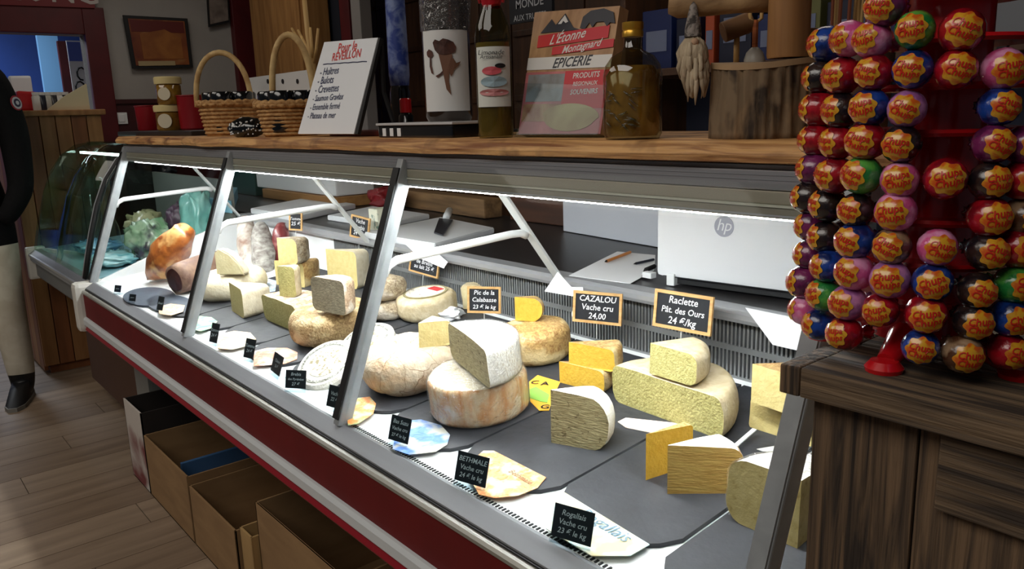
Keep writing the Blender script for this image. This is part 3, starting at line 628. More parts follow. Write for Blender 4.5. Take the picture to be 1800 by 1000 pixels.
def slabc(name, label, o_, right, poly, th, m, m2=None, group=None, lean=(0, 0, 1), bev=.004, cat='cheese', amp=.0012):
    """upright piece: outline poly in (right, up) metres from o_, thickness th going away"""
    right = Vector(right).normalized(); up = Vector(lean).normalized(); n = right.cross(up).normalized(); bm = bm_new()
    pts = [Vector(o_)+right*u+up*v for u, v in poly]
    prism(bm, pts, -n*th)
    bmesh.ops.bevel(bm, geom=list(bm.edges), offset=bev, segments=2, affect='EDGES'); bmesh.ops.subdivide_edges(bm, edges=[e_ for e_ in bm.edges if e_.calc_length() > .03], cuts=2, use_grid_fill=True)
    ci[0] += 1
    for v in bm.verts: v.co += disp(v.co, amp, 30, ci[0])
    ob = finish(name, bm, m, None, True); recenter(ob); tag(ob, label, cat, group)
    if m2:
        c = sum((Vector((u, v, 0)) for u, v in poly), Vector())/len(poly)
        f_ = [Vector(o_)+right*(c.x+(u-c.x)*.9)+up*(c.y+(v-c.y)*.9)+n*.0012 for u, v in poly]
        b2 = bm_new(); prism(b2, f_, -n*.004); finish('cut_face', b2, m2, ob)
    return ob
def C(name, a, b, **k): return mat(name, a, b, **k)
# rinds and pastes
R_tan = C('rind_tan', (186, 158, 112), (136, 106, 66), scale=102, dist=1.2, rough=.7, bump=0.90, bscale=180, c3=(206, 184, 142), c3scale=24)
R_gold = C('rind_golden', (214, 180, 116), (160, 118, 66), scale=90, dist=1.5, rough=.6, bump=0.90, bscale=140, c3=(222, 200, 150), c3scale=18, coat=.2)
R_pale = C('rind_pale', (218, 204, 172), (196, 178, 140), scale=48, rough=.65, bump=0.54, bscale=120)
R_white = C('rind_white_bloom', (240, 238, 230), (226, 222, 210), scale=72, rough=.8, bump=0.63, bscale=220)
R_pink = C('rind_pinkish', (212, 186, 156), (160, 128, 100), scale=102, dist=1.2, rough=.7, bump=0.90, bscale=160, c3=(226, 214, 198), c3scale=28)
R_grey = C('rind_grey', (190, 174, 146), (122, 104, 80), scale=90, dist=1.5, rough=.75, bump=1.00, bscale=140, c3=(206, 196, 180), c3scale=22)
R_crack = C('rind_crackled', (214, 200, 176), (190, 172, 146), scale=42, rough=.7, bump=0.90, bscale=80, c3=(206, 164, 120), c3scale=12, c3lo=.55, c3hi=.75)
def add_cracks(m, col, scale, width):
    N = m.node_tree.nodes; L = m.node_tree.links; b = N['Principled BSDF']; src = b.inputs['Base Color'].links[0].from_socket
    tc = N.new('ShaderNodeTexCoord'); nz = N.new('ShaderNodeTexNoise'); nz.inputs['Scale'].default_value = 14; L.new(tc.outputs['Object'], nz.inputs['Vector'])
    ad = N.new('ShaderNodeVectorMath'); ad.operation = 'MULTIPLY_ADD'; ad.inputs[1].default_value = (.09, .09, .09); L.new(nz.outputs['Color'], ad.inputs[0]); L.new(tc.outputs['Object'], ad.inputs[2])
    v = N.new('ShaderNodeTexVoronoi'); v.feature = 'DISTANCE_TO_EDGE'; v.inputs['Scale'].default_value = scale; L.new(ad.outputs[0], v.inputs['Vector'])
    r = N.new('ShaderNodeValToRGB'); r.color_ramp.elements[0].position = 0; r.color_ramp.elements[1].position = width; r.color_ramp.elements[0].color = (1, 1, 1, 1); r.color_ramp.elements[1].color = (0, 0, 0, 1); L.new(v.outputs['Distance'], r.inputs[0])
    mx = N.new('ShaderNodeMix'); mx.data_type = 'RGBA'; L.new(r.outputs[0], mx.inputs[0]); L.new(src, mx.inputs[6]); mx.inputs[7].default_value = (*lin(col), 1); L.new(mx.outputs[2], b.inputs['Base Color'])
add_cracks(R_crack, (140, 108, 78), 15, .014)
R_orange = C('rind_orange', (206, 136, 56), (226, 200, 156), scale=42, stretch=(1, 1, .35), rough=.4, bump=0.72, bscale=100, coat=.5, c3=(226, 206, 170), c3scale=22, c3lo=.54, c3hi=.66)
R_cream = C('rind_cream', (232, 222, 196), (214, 200, 168), scale=42, rough=.6, bump=0.45, bscale=120)
P_yel = C('paste_yellow', (222, 182, 72), (212, 170, 60), scale=90, rough=.45, bump=0.45, bscale=180, c3=(190, 146, 52), c3scale=80, c3lo=.68, c3hi=.76)
P_pale = C('paste_pale_yellow', (222, 204, 142), (212, 192, 128), scale=72, rough=.5, bump=0.36, bscale=180)
P_green = C('paste_greenish', (206, 198, 132), (184, 174, 108), scale=120, rough=.5, bump=0.72, bscale=240, c3=(172, 160, 98), c3scale=150, c3lo=.58, c3hi=.66)
P_grey = C('paste_grey_beige', (190, 178, 134), (160, 146, 104), scale=108, stretch=(.6, .6, 3.0), rough=.55, bump=0.90, bscale=120, c3=(120, 106, 70), c3scale=120, c3lo=.6, c3hi=.68)
P_tan = C('paste_tan', (206, 172, 96), (190, 152, 78), scale=48, stretch=(.5, .5, 3), rough=.5, bump=0.45, bscale=120)
P_ivory = C('paste_ivory', (226, 214, 172), (214, 200, 154), scale=60, rough=.5, bump=0.36, bscale=160)
P_marble = C('paste_marbled', (176, 166, 142), (140, 132, 112), scale=90, stretch=(1, 1, 2.5), rough=.6, bump=0.72, bscale=140)
W_film = glassy('cling_film', (252, 252, 252), 1.6, .10, film=.06, wrinkle=60)
def zt(px, py, z): return at(px, py, z=z)
def front(px, py, R, up=SL):
    p = dk(px, py, up); c = p+Vector((-.77*R, .64*R, 0)); c.z = deckz(c.y)+up; return c
TL = lambda: Matrix.Rotation(math.atan(DS), 4, 'X')
def dp(px, py): return dk(px, py, SL)
# right-hand pane
c = front(842, 757, .099); topa = c.z+.082
cheese('orange_wheel', 'whole wheel with orange sides and whitish top beneath the white-topped half', c, .099, .082, rind=R_orange, e=.014, amp=.002, tilt=TL(), wrap=W_film, top=R_cream)
A, B = zt(795, 634, topa+.001), zt(862, 686, topa+.001); cc = (A+B)/2; cc.y += .0; phi = math.degrees(math.atan2((B-A).y, (B-A).x)); r_ = (B-A).length/2
cheese('half_cheese', 'half cheese with bright white top resting on the orange-sided wheel', cc+Vector((0, 0, .004)), r_*1.0, .076, phi, phi+180, R_white, P_grey, e=.012, crown=.004, tilt=TL(), wrap=W_film)
c = front(716, 706, .112); topc = c.z+.088; cc3 = c.copy()
cheese('crackled_wheel', 'large whole wheel with a pale crackled rind by the middle post', c, .112, .088, rind=R_crack, e=.042, crown=.004, amp=.004, tilt=TL())
A = zt(737, 611, topc+.002); B = zt(786, 605, topc+.002); d = B-A
cheese('cheese_wedge', 'small pale yellow wedge resting on the crackled wheel', A, .072, .055, math.degrees(math.atan2(d.y, d.x))-8, math.degrees(math.atan2(d.y, d.x))+48, R_pale, P_pale, e=.012)
c = front(748, 570, .085); tope = c.z+.066
cheese('label_wheel', 'pale whole wheel with a red and white printed top near the back grille', c, .085, .066, rind=R_pale, e=.02, tilt=TL()); e_c = c.copy()
lw = bpy.data.objects[[o_.name for o_ in COL.objects if o_.name.startswith('label_wheel')][-1]]
bm = bm_new(); lathe(bm, [(0, .0665), (.058, .0665), (.058, .0685), (0, .0685)], 36, Matrix.Translation(c) @ TL()); finish('printed_disc', bm, mat('wheel_print', (226, 220, 206), (150, 140, 120), scale=120, rough=.6, lo=.55, hi=.7), lw)
bm = bm_new(); lathe(bm, [(.056, .0668), (.063, .0668), (.063, .069), (.056, .069)], 36, Matrix.Translation(c) @ TL()); finish('printed_border', bm, mat('wheel_border', (150, 140, 100), rough=.6), lw)
bm = bm_new(); box(bm, (-.02, .02, .0686), (.03, .045, .0693), 0, Matrix.Translation(c) @ TL()); finish('printed_red_patch', bm, mat('wheel_red', (200, 50, 50), rough=.6), lw)
c = dp(822, 552); slabc('cheese_wedge', 'upright pale wedge standing behind the first wood-framed tag of the right pane', c+Vector((-.03, .03, 0)), (.8, .6, 0), [(-.02, 0), (.045, 0), (.05, .062), (.01, .075), (-.026, .068)], .06, R_pale, P_ivory)
c = front(945, 648, .083); toph = c.z+.076
cheese('golden_wheel', 'whole golden wheel with rough rind behind the white-topped half cheese', c, .083, .076, rind=R_gold, e=.018, amp=.003, tilt=TL())
A = zt(906, 563, toph+.001); cheese('cheese_wedge', 'bright yellow wedge standing on the golden wheel', A, .068, .056, 28, 66, R_gold, P_yel, e=.03)
A = dp(984, 672); cheese('yellow_wedge', 'lower of two stacked yellow wedges beside the golden wheel', A, .118, .046, 6, 48, R_gold, P_yel, e=.016); z1 = A.z+.0465
A = zt(1000, 638, z1); cheese('yellow_wedge', 'upper of two stacked yellow wedges beside the golden wheel', A, .112, .046, 10, 55, R_gold, P_yel, e=.012)
A, B = dp(1083, 706), dp(1268, 773); cj = (A+B)/2; cj.z = deckz(cj.y)+SL
phi = math.degrees(math.atan2((B-A).y, (B-A).x)); cheese('half_cheese', 'large half wheel with a wide pale green-yellow cut face', cj, (B-A).length/2+.002, .078, phi, phi+180, R_pale, P_green, e=.014, bulge=.004, tilt=TL(), seg=60); zj = cj.z+.083
A = zt(1142, 656, zj); cheese('cheese_wedge', 'rounded wedge with greenish paste sitting on the large half wheel', A, .108, .058, -2, 74, R_pale, P_green, e=.018)
A, B = dp(969, 778), dp(1062, 793); phi = math.degrees(math.atan2((B-A).y, (B-A).x))
cheese('white_wedge', 'tall wedge with white bloomy rind and grainy beige cut face', A, .112, .097, phi-2, phi+50, R_white, P_grey, e=.04, crown=.002)
A = dp(1135, 844); cheese('cheese_slice', 'thin bright yellow cheese slice standing next to the tan wedge', A, .088, .078, 72, 84, R_gold, P_yel, e=.006, amp=.0005)
A = dp(1173, 868); cheese('tan_wedge', 'tan cheese wedge with floury white rind on top', A, .112, .078, 40, 76, R_pink, P_tan, e=.02, crown=.002, top=R_white)
cn = dp(1400, 957); cn = Vector((-.505, .197, 0)); cn.z = deckz(cn.y)+SL
cheese('wrapped_half', 'film-wrapped half cheese with golden cut face beside the right end post', cn, .112, .098, 92, 180, R_pink, C('paste_gold_pale', (216, 198, 138), (200, 180, 118), scale=60, rough=.5, bump=.4, bscale=160, c3=(176, 152, 92), c3scale=60, c3lo=.6, c3hi=.7), e=.03, wrap=W_film, amp=.003, top=R_white)
co_ = Vector((-.635, .455, deckz(.455)+SL)); cheese('yellow_quarter', 'lower pale yellow quarter cheese at the right end of the deck', co_, .118, .056, 92, 180, R_gold, P_pale, e=.008)
cheese('yellow_block', 'upper pale yellow block on the quarter cheese at the right end', zt(1320, 706, co_.z+.0575), .088, .068, -6, 52, R_gold, P_pale, e=.008)
# pieces behind the middle post
c = front(676, 568, .062); cheese('small_cheese', 'lower of two small knobbly wheels behind the middle post', c, .062, .05, rind=R_grey, e=.022, amp=.005, tilt=TL())
c2 = c+Vector((0, 0, .052)); cheese('small_cheese', 'upper of two small knobbly wheels behind the middle post', c2, .058, .066, rind=R_grey, e=.026, amp=.006)
# middle pane
c = front(572, 618, .115); topq = c.z+.09; cheese('tan_cheese', 'large smooth tan wheel under the grey-cut half cheese', c, .115, .086, rind=R_tan, e=.036, crown=.003, tilt=TL(), amp=.002)
A, B = zt(555, 545, topq+.003), zt(603, 554, topq+.003); d = (B-A); phi = math.degrees(math.atan2(d.y, d.x))
cheese('half_cheese', 'half cheese with grey marbled cut face on the tan wheel', A+d*.5, .068, .088, phi-3, phi+177, R_pink, P_marble, e=.016, amp=.002)
A, B = dp(466, 562), dp(528, 586); ccr = (A+B)/2; ccr.z = deckz(ccr.y)+SL; phi = 0
cheese('half_cheese', 'half wheel with dull green cut face beside the tan wheel', ccr, .118, .08, phi, phi+180, R_pink, P_green, e=.025, tilt=TL()); zr = ccr.z+.082
A = zt(492, 520, zr+.002); cheese('cheese_wedge', 'tall upright wedge with pale rind on the dull green half wheel', A, .062, .088, 22, 70, R_pale, P_green, e=.012)
A = dp(412, 548); cheese('cream_wedge', 'cream wedge with pale green-yellow face at the left of the middle pane', A+Vector((-.02, 0, 0)), .14, .092, -6, 36, R_cream, P_pale, e=.02)
c = front(390, 534, .118); topt = c.z+.08; cheese('pale_wheel', 'smooth pale wheel beside the left post', c, .118, .078, rind=R_cream, e=.034, crown=.002, tilt=TL())
A = zt(380, 484, topt+.002); slabc('cheese_wedge', 'pointed ivory wedge standing on the smooth pale wheel', A, (.75, .66, 0), [(0, 0), (.102, 0), (.085, .035), (.055, .068), (.02, .088), (.0, .08)], .05, R_cream, P_ivory, bev=.008)
A = dp(486, 500)+Vector((.0, .0, 0)); cheese('cheese_wedge', 'rind-covered wedge under the yellow wedge at the back of middle pane', A, .15, .085, 15, 62, R_gold, P_pale, e=.012); zu = A.z+.087
A = zt(490, 461, zu); cheese('cheese_wedge', 'small yellow wedge stacked at the back, left of the large yellow wedge', A, .105, .085, 12, 60, R_grey, P_pale, e=.02)
A = Vector((-2.42, .50, deckz(.50)+SL)); cheese('yellow_wedge', 'large yellow wedge at the back below a wood-framed tag', A, .15, .125, 12, 40, R_cream, P_pale, e=.02, wrap=None)
# printed round cheeses
def disc(px, py, up, R, th, n, label):
    p = dp(px, py)+Vector((0, 0, up)); n = Vector(n).normalized(); u = n.cross(Vector((0, 0, 1))).normalized(); Mx = frame_m(p, u, n.cross(u)); 
    bm = bm_new(); lathe(bm, [(0, -th), (R-.008, -th), (R, -th*.7), (R, -.006), (R-.006, 0), (0, 0)], 40, Mx); o = finish('round_cheese', bm, R_white, None, True); recenter(o); tag(o, label, 'cheese', 'round printed cheeses')
    bm = bm_new(); lathe(bm, [(R*.74, .0006), (R*.82, .0006), (R*.82, .0012), (R*.74, .0012)], 40, Mx); finish('printed_ring', bm, mat('print_dark', (104, 104, 92), (206, 206, 196), scale=240, rough=.6, lo=.4, hi=.6), o)
    bm = bm_new(); lathe(bm, [(0, .0005), (R*.58, .0005), (R*.58, .0012), (0, .0012)], 32, Mx); finish('printed_picture', bm, mat('print_emblem', (232, 228, 214), (150, 138, 104), scale=110, rough=.6, lo=.5, hi=.62), o)
    return o
disc(574, 662, .035, .076, .03, (.18, -.5, .85), 'round white cheese with printed ring tilted towards the front glass')
disc(645, 628, .045, .072, .028, (.1, -.42, .9), 'round white printed cheese leaning behind the middle post')
# cured meats at the left
c0, c1 = dp(283, 497)+Vector((0, 0, .035)), dp(300, 480)+Vector((.02, .1, .2))
hb = at(266, 494, y=.15); ht = at(328, 402, y=.25); bm = bm_new(); pts = [hb.lerp(ht, t) for t in (0, .12, .3, .5, .7, .85, .95, 1)]
tube(bm, pts, [.018, .04, .062, .07, .06, .046, .04, .02], 24)
for v in bm.verts: v.co += disp(v.co, .013, 17, 3)
hz_ = min(v.co.z for v in bm.verts)
for v in bm.verts: v.co.z = max(v.co.z, deckz(v.co.y)+.012)
o = finish('cured_ham', bm, mat('ham_orange', (196, 116, 52), (120, 58, 24), scale=20, rough=.35, bump=.5, bscale=50, coat=.5, c3=(226, 176, 110), c3scale=14), None, 'all'); recenter(o); tag(o, 'orange glazed cured ham leaning at the left end of the deck', 'ham')
bm = bm_new(); A, B = dp(300, 507)+Vector((0, .03, .045)), dp(338, 525)+Vector((.03, .04, .05))
A = Vector((-2.87, .14, deckz(.14)+.056)); B = Vector((-2.93, .34, deckz(.34)+.06))
tube(bm, [A, A.lerp(B, .15), A.lerp(B, .6), B, B+Vector((.03, 0, 0))], [.052, .056, .058, .05, .02], 20)
for v in bm.verts: v.co += disp(v.co, .006, 20, 5)
o = finish('dried_beef', bm, mat('beef_rind', (146, 116, 96), (96, 66, 54), scale=20, rough=.6, bump=.5, bscale=60), None, 'all'); recenter(o); tag(o, 'greyish dried beef joint with a dark red cut end', 'dried meat')
bm = bm_new(); n_ = (A-B).normalized(); lathe(bm, [(0, .002), (.040, .002), (.046, -.002), (.046, -.01), (0, -.01)], 24, frame_m(A, n_.cross(Vector((0, 0, 1))), n_.cross(n_.cross(Vector((0, 0, 1)))))); wobble(bm, .003, 30); finish('cut_face', bm, mat('beef_cut', (86, 34, 30), (56, 20, 20), scale=22, rough=.35, coat=.3), o)
def sausage(p, q_, r_, m, label, seed):
    bm = bm_new(); p, q_ = Vector(p), Vector(q_); N_ = 12; pts = []; rs = []
    for k in range(N_+1): t = k/N_; pts.append(p.lerp(q_, t)); rs.append(r_*max(.2, math.sin(PI*min(max(t*.9+.06, 0), 1))**.38))
    tube(bm, pts, rs, 16)
    for v in bm.verts: v.co += disp(v.co, .006, 22, seed)
    o = finish('saucisson', bm, m, None, 'all'); recenter(o); return tag(o, label, 'sausage', 'dry sausages at the back left')
M_saus = mat('sausage_bloom', (216, 208, 196), (150, 120, 104), scale=26, rough=.8, bump=.7, bscale=80, c3=(226, 222, 214), c3scale=12)
M_saus2 = mat('sausage_grey', (188, 184, 176), (120, 112, 106), scale=30, stretch=(1, 1, 2.2), rough=.8, bump=.9, bscale=90)
def lowz(px, py, y): return at(px, py, y=y)
a = lowz(443, 478, .50); b = lowz(432, 384, .56); sausage(a, b, .045, M_saus, 'white-moulded dry sausage leaning on the back panel', 1)
a = lowz(466, 484, .47); b = lowz(458, 396, .55); sausage(a, b, .045, M_saus2, 'grey netted dry sausage next to the white-moulded one', 2)
a = lowz(492, 470, .56); b = lowz(494, 392, .60); sausage(a, b, .036, mat('sausage_red', (120, 40, 44), (168, 110, 106), scale=34, rough=.4, coat=.5, lo=.5, hi=.7), 'dark red dry sausage in shiny wrapper behind the small yellow wedge', 3)
bm = bm_new(); c = at(665, 383, y=.70); box(bm, (c.x-.045, .672, .957), (c.x+.03, .76, .957+.012), .002); o = finish('small_tray', bm, M_white); recenter(o); tag(o, 'small white tray carrying the blue-veined cheese', 'tray')
bm = bm_new(); box(bm, (c.x-.034, .682, .9695), (c.x+.024, .75, .9695+.075), .004); wobble(bm, .002, 30); o = finish('blue_cheese', bm, mat('blue_veined', (228, 228, 206), (120, 150, 130), scale=40, rough=.5, lo=.56, hi=.64, bump=.3)); recenter(o); tag(o, 'block of white blue-veined cheese on the worktop edge', 'cheese')

# ---- printed paper cut-outs on the deck
def paper(px, m, label, up=SL+.001, th=.0012, base=None):
    pts = [dk(x, y, up) for x, y in px]; bm = bm_new(); prism(bm, pts, (0, 0, th)); o = finish('paper_cutout', bm, m); recenter(o); return tag(o, label, 'paper', 'printed paper cut-outs')
MP = lambda n, a, b, c=None, s=14: mat(n, a, b, scale=s*5, rough=.6, c3=c, c3scale=s*2.2, dist=1.5)
paper([(278, 540), (300, 534), (325, 537), (322, 548), (300, 555), (280, 552)], MP('p_peach', (232, 214, 190), (214, 170, 126)), 'peach printed paper in front of the dark dried beef', .012)
paper([(330, 562), (352, 556), (372, 558), (382, 565), (375, 576), (352, 583), (331, 577)], MP('p_mint', (150, 206, 176), (226, 206, 160), (120, 190, 160)), 'mint green printed paper just right of the left post')
paper([(384, 588), (412, 582), (440, 585), (450, 596), (436, 608), (408, 615), (383, 613)], MP('p_cream', (232, 216, 190), (216, 172, 130), (226, 222, 210)), 'cream printed paper with brown drawing near the mint one')
paper([(446, 618), (470, 612), (505, 612), (523, 620), (522, 632), (500, 640), (446, 644)], MP('p_pink', (220, 170, 140), (196, 120, 96), (226, 206, 190)), 'pinkish printed paper in front of the tan wheel')
paper([(608, 720), (630, 700), (650, 698), (661, 710), (656, 728), (630, 745), (612, 748)], MP('p_orange', (222, 120, 50), (236, 170, 96), (180, 200, 150), 22), 'orange and green printed paper at foot of the middle post')
paper([(700, 742), (740, 738), (775, 748), (791, 765), (786, 782), (765, 795), (720, 800), (690, 790)], MP('p_blue', (74, 122, 200), (120, 160, 214), (200, 200, 190), 9), 'blue oval printed paper with landscape')
pz = paper([(815, 822), (850, 793), (868, 793), (960, 840), (945, 858), (910, 872), (870, 876), (842, 870)], MP('p_apricot', (236, 186, 130), (222, 140, 84), (240, 216, 180), 16), 'apricot fan-shaped printed paper behind a black tag')
pb = paper([(975, 868), (992, 866), (1142, 958), (1108, 978), (1040, 978), (960, 930)], MP('p_sky', (190, 214, 216), (226, 224, 196), (216, 206, 160), 10), 'pale blue and cream wedge-shaped printed paper')
paper([(1086, 742), (1100, 735), (1185, 744), (1210, 752), (1195, 764), (1150, 762), (1100, 752)], MP('p_whitepink', (240, 236, 226), (232, 200, 180)), 'white and red paper strip tucked under the large half wheel')
paper([(1330, 790), (1390, 780), (1410, 800), (1380, 806)], mat('clear_label', (206, 210, 206), rough=.3), 'pale plastic label beside the film-wrapped cheese')
cg = paper([(930, 672), (945, 660), (985, 672), (972, 698), (965, 722), (948, 722), (932, 706)], mat('p_gold', (230, 176, 60), rough=.5), 'yellow sign with green band and black capital letters lying on slate')
flat('green_band', [dk(x, y, SL+.0024) for x, y in [(931, 684), (942, 680), (966, 694), (962, 708), (950, 706), (932, 700)]], mat('p_green', (130, 180, 80), rough=.5), cg)
for s_, (px, py) in (('C', (940, 672)), ('A', (958, 674)), ('G', (958, 715))):
    text(s_, dk(px, py, SL+.0034), (.8, .6, .05), (-.6, .8, .08), .026, M_black, cg, shear=0, bold=.02)
text('Bethmale', dk(915, 838, SL+.0032), dk(945, 850)-dk(890, 818), dk(900, 815)-dk(890, 860), .016, mat('brown_ink', (120, 80, 50), rough=.7), pz)
text('Rogallais', dk(1062, 922, SL+.0032), dk(1125, 948)-dk(1000, 874), dk(1075, 918)-dk(1050, 950), .030, mat('blue_ink', (110, 140, 160), rough=.7), pb)
# toothpick-like white sticks and flag papers
for k, (p_, q_) in enumerate((((656, 572), (682, 581)), ((692, 588), (706, 592)), ((1293, 790), (1326, 767)))):
    a, b = dk(*p_, SL+.002), dk(*q_, SL+.002); 
    if k == 2: a, b = a+Vector((0, 0, .006)), b+Vector((0, 0, .012))
    bm = bm_new(); d = (b-a).normalized(); sd = Vector((-d.y, d.x, 0))*.004
    prism(bm, [a-sd, b-sd, b+sd, a+sd], (0, 0, .002)); o = finish('white_stick', bm, M_white); recenter(o)
    tag(o, ['flat white stick lying left of the crackled wheel', 'short white stick lying behind the crackled wheel', 'flat white stick beside the tan wedge'][k], 'stick', 'flat white sticks')

# ---- framed chalk tags
M_frame = wood('tag_frame_wood', (222, 180, 120), (196, 150, 92), 'x', 30, .6, .1)
M_chalk = mat('chalkboard', (26, 28, 36), (20, 22, 28), scale=30, rough=.7)
M_ink = mat('chalk_white', (238, 240, 242), rough=.8)
def chalk(px, py, y, wpx, hpx, right, lines, label, roll=0, up=(0, .12, 1), sz=.23):
    c = at(px, py, y=y); dep = -(ROT.transposed() @ (c-CAM)).z; right = Vector(right).normalized(); cr = abs((ROT.transposed() @ right).x)
    W_ = wpx*dep/FPX/max(.35, math.sqrt(cr*cr+.02)); H_ = hpx*dep/FPX
    Mx = frame_m(c, right, up) @ Matrix.Rotation(roll, 4, 'Z'); e = empty('chalk_tag', c-Vector((0, 0, H_/2)), label, 'price tag', 'wood-framed chalk tags')
    t = H_*.085; bm = bm_new()
    for lo_, hi_ in (((-W_/2, -H_/2), (W_/2, -H_/2+t)), ((-W_/2, H_/2-t), (W_/2, H_/2)), ((-W_/2, -H_/2+t), (-W_/2+t, H_/2-t)), ((W_/2-t, -H_/2+t), (W_/2, H_/2-t))):
        box(bm, (*lo_, -.003), (*hi_, .003), 0, Mx)
    finish('frame', bm, M_frame, e)
    bm = bm_new(); box(bm, (-W_/2+t*.8, -H_/2+t*.8, -.002), (W_/2-t*.8, H_/2-t*.8, .001), 0, Mx); finish('board', bm, M_chalk, e)
    bm = bm_new(); tube(bm, [Mx @ Vector((0, -H_/2, 0)), Mx @ Vector((0, -H_/2-.035, -.002))], .0012, 5); finish('pick', bm, M_strut, e)
    n = len(lines); rt = Mx.to_3x3() @ Vector((1, 0, 0)); u_ = Mx.to_3x3() @ Vector((0, 1, 0))
    for k, s_ in enumerate(lines):
        s_size = min(H_*sz*(1.15 if n > 2 else 1.3), (W_-2.6*t)/(.50*len(s_)))
        text(s_, Mx @ Vector((0, H_*.27*((n-1)/2-k), .0016)), rt, u_, s_size, M_ink, e, shear=.15, bold=.012)
    return e
chalk(520, 389, .56, 25, 32, (.8, .6, 0), ['Tomme', '25 €'], 'small leaning chalk tag above the small yellow wedge', -.05)
chalk(633, 400, .62, 40, 40, (1, .15, 0), ['Vache', 'Brebis', '24 €/kg'], 'chalk tag tilted above the large yellow wedge', -.10)
chalk(746, 466, .60, 56, 34, (1, .25, 0), ['de Brebis', 'au lait 25 €'], 'tilted chalk tag partly hidden by a folded white paper', -.12)
chalk(851, 527, .50, 60, 47, (.74, .67, 0), ['Pic de la', 'Calabasse', '23 € le kg'], 'chalk tag reading Pic de la Calabasse 23 euros', -.02)
cz_ = chalk(1050, 541, .56, 82, 56, (.93, .37, 0), ['CAZALOU', 'Vache cru', '24,00'], 'chalk tag reading CAZALOU with a small green round sticker')
chalk(1200, 548, .545, 86, 68, (1, .1, 0), ['Raclette', 'Pât. des Ours', '24 €/kg'], 'largest chalk tag reading Raclette above the big half wheel')
cs = at(1014, 552, y=.552); Mx = frame_m(cs, (.93, .37, 0), (0, .1, 1)); bm = bm_new(); lathe(bm, [(0, 0), (.0125, 0), (.0125, .002), (0, .002)], 24, Mx); st = finish('sticker', bm, M_white, cz_)
bm = bm_new(); box(bm, (-.006, -.007, .002), (.006, .007, .0026), 0, Mx); finish('sticker_emblem', bm, mat('sticker_green', (70, 170, 140), (120, 200, 180), scale=90, rough=.6), st)
# ---- black cards in clear holders along the front
M_clear = glassy('clear_acrylic', (238, 244, 246), 1.22)
M_card_k = mat('black_card', (36, 40, 46), (30, 33, 38), scale=40, rough=.45)
def front_tag(px, py, wpx, hpx, right, lines, label, lean=.35, up=.0, foot=True):
    """px,py: bottom centre of the card on the deck"""
    b = dk(px, py, up+.004); dep = -(ROT.transposed() @ (b-CAM)).z; right = Vector(right).normalized(); cr = abs((ROT.transposed() @ right).x)
    W_ = wpx*dep/FPX/max(.3, cr); H_ = hpx*dep/FPX; upv = Vector((0, lean, 1)).normalized(); Mx = frame_m(b+Vector((0, 0, .010)), right, upv)
    e = empty('price_card', b, label, 'price tag', 'black cards in clear holders')
    bm = bm_new(); box(bm, (-W_/2, 0, -.0008), (W_/2, H_, .0008), 0, Mx); finish('card', bm, M_card_k, e)
    bm = bm_new(); box(bm, (-W_/2-.001, -.009, .0012), (W_/2+.001, H_*.98, .0024), 0, Mx); hl = finish('holder', bm, M_clear, e)
    nrm = Mx.to_3x3() @ Vector((0, 0, 1)); fwd = Vector((nrm.x, nrm.y, 0)).normalized()
    p0 = Mx @ Vector((-W_/2, -.009, .001)); p1 = Mx @ Vector((W_/2, -.009, .001)); bm = bm_new(); prism(bm, [p0, p1, p1-fwd*.022, p0-fwd*.022], (0, 0, .0012)); finish('foot', bm, M_clear, e)
    n = len(lines)
    for k, s_ in enumerate(lines):
        text(s_, Mx @ Vector((0, H_*(.5+.27*((n-1)/2-k)), .0011)), Mx.to_3x3() @ Vector((1, 0, 0)), upv, min(H_*.24, W_*.92/(.52*len(s_))), M_ink, e, shear=.2, bold=.008)
front_tag(1003, 962, 66, 58, (.96, .28, 0), ['Rogallais', 'Vache cru', '23 € le kg'], 'black card reading Rogallais standing on the pale blue paper')
front_tag(826, 860, 56, 52, (.96, .28, 0), ['BETHMALE', 'Vache cru', '24 € le kg'], 'black card reading BETHMALE in front of the apricot paper')
front_tag(700, 785, 38, 44, (.97, .24, 0), ['Bas Suzu', 'Vache cru', '27 € le kg'], 'black card standing before the blue oval paper')
front_tag(586, 724, 28, 38, (.97, .24, 0), ['Vache', '22 €'], 'black card beside the middle post, left of the orange paper')
front_tag(520, 690, 38, 32, (.80, .6, 0), ['Brebis', 'des Pyrénées', '27 €'], 'black card in front of the tilted printed cheese')
front_tag(484, 663, 26, 34, (.97, -.1, 0), ['Chèvre', '26 €'], 'slanted black card left of the tilted printed cheese')
front_tag(437, 636, 22, 34, (.97, .24, 0), ['Tomme', '24 €'], 'small card in front of the pinkish paper')
front_tag(375, 608, 18, 34, (.97, .24, 0), ['Tomme', '24 €'], 'small card in front of the cream printed paper')
front_tag(281, 550, 14, 24, (.97, .24, 0), ['Boeuf'], 'tiny card in front of the peach paper')
front_tag(233, 534, 14, 12, (.9, .4, 0), ['Jambon'], 'tiny dark card lying before the bluish slates, right one')
front_tag(207, 518, 14, 12, (.9, .4, 0), ['Jambon'], 'tiny dark card nearest the white corner cap')

# ---- folded white papers
def sheet(px, y, m, label, bend=.03):
    pts = [at(x, yy, y=y+(bend if k % 2 else 0)) for k, (x, yy) in enumerate(px)]; bm = bm_new(); prism(bm, pts, (0, .001, .0005)); o = finish('folded_paper', bm, m); recenter(o); return tag(o, label, 'paper', 'folded white papers')
sheet([(700, 418), (752, 430), (787, 461), (780, 472), (740, 455)], .585, M_paper, 'white folded paper lying over a tilted chalk tag', .02)
sheet([(957, 512), (980, 478), (1004, 505), (1024, 505), (1026, 524)], .55, M_paper, 'triangular white folded paper at the left corner of the CAZALOU tag', .01)
sheet([(1310, 541), (1440, 568), (1440, 625), (1358, 606)], .602, M_paper, 'large white paper hanging over the grille at the right end', .0)

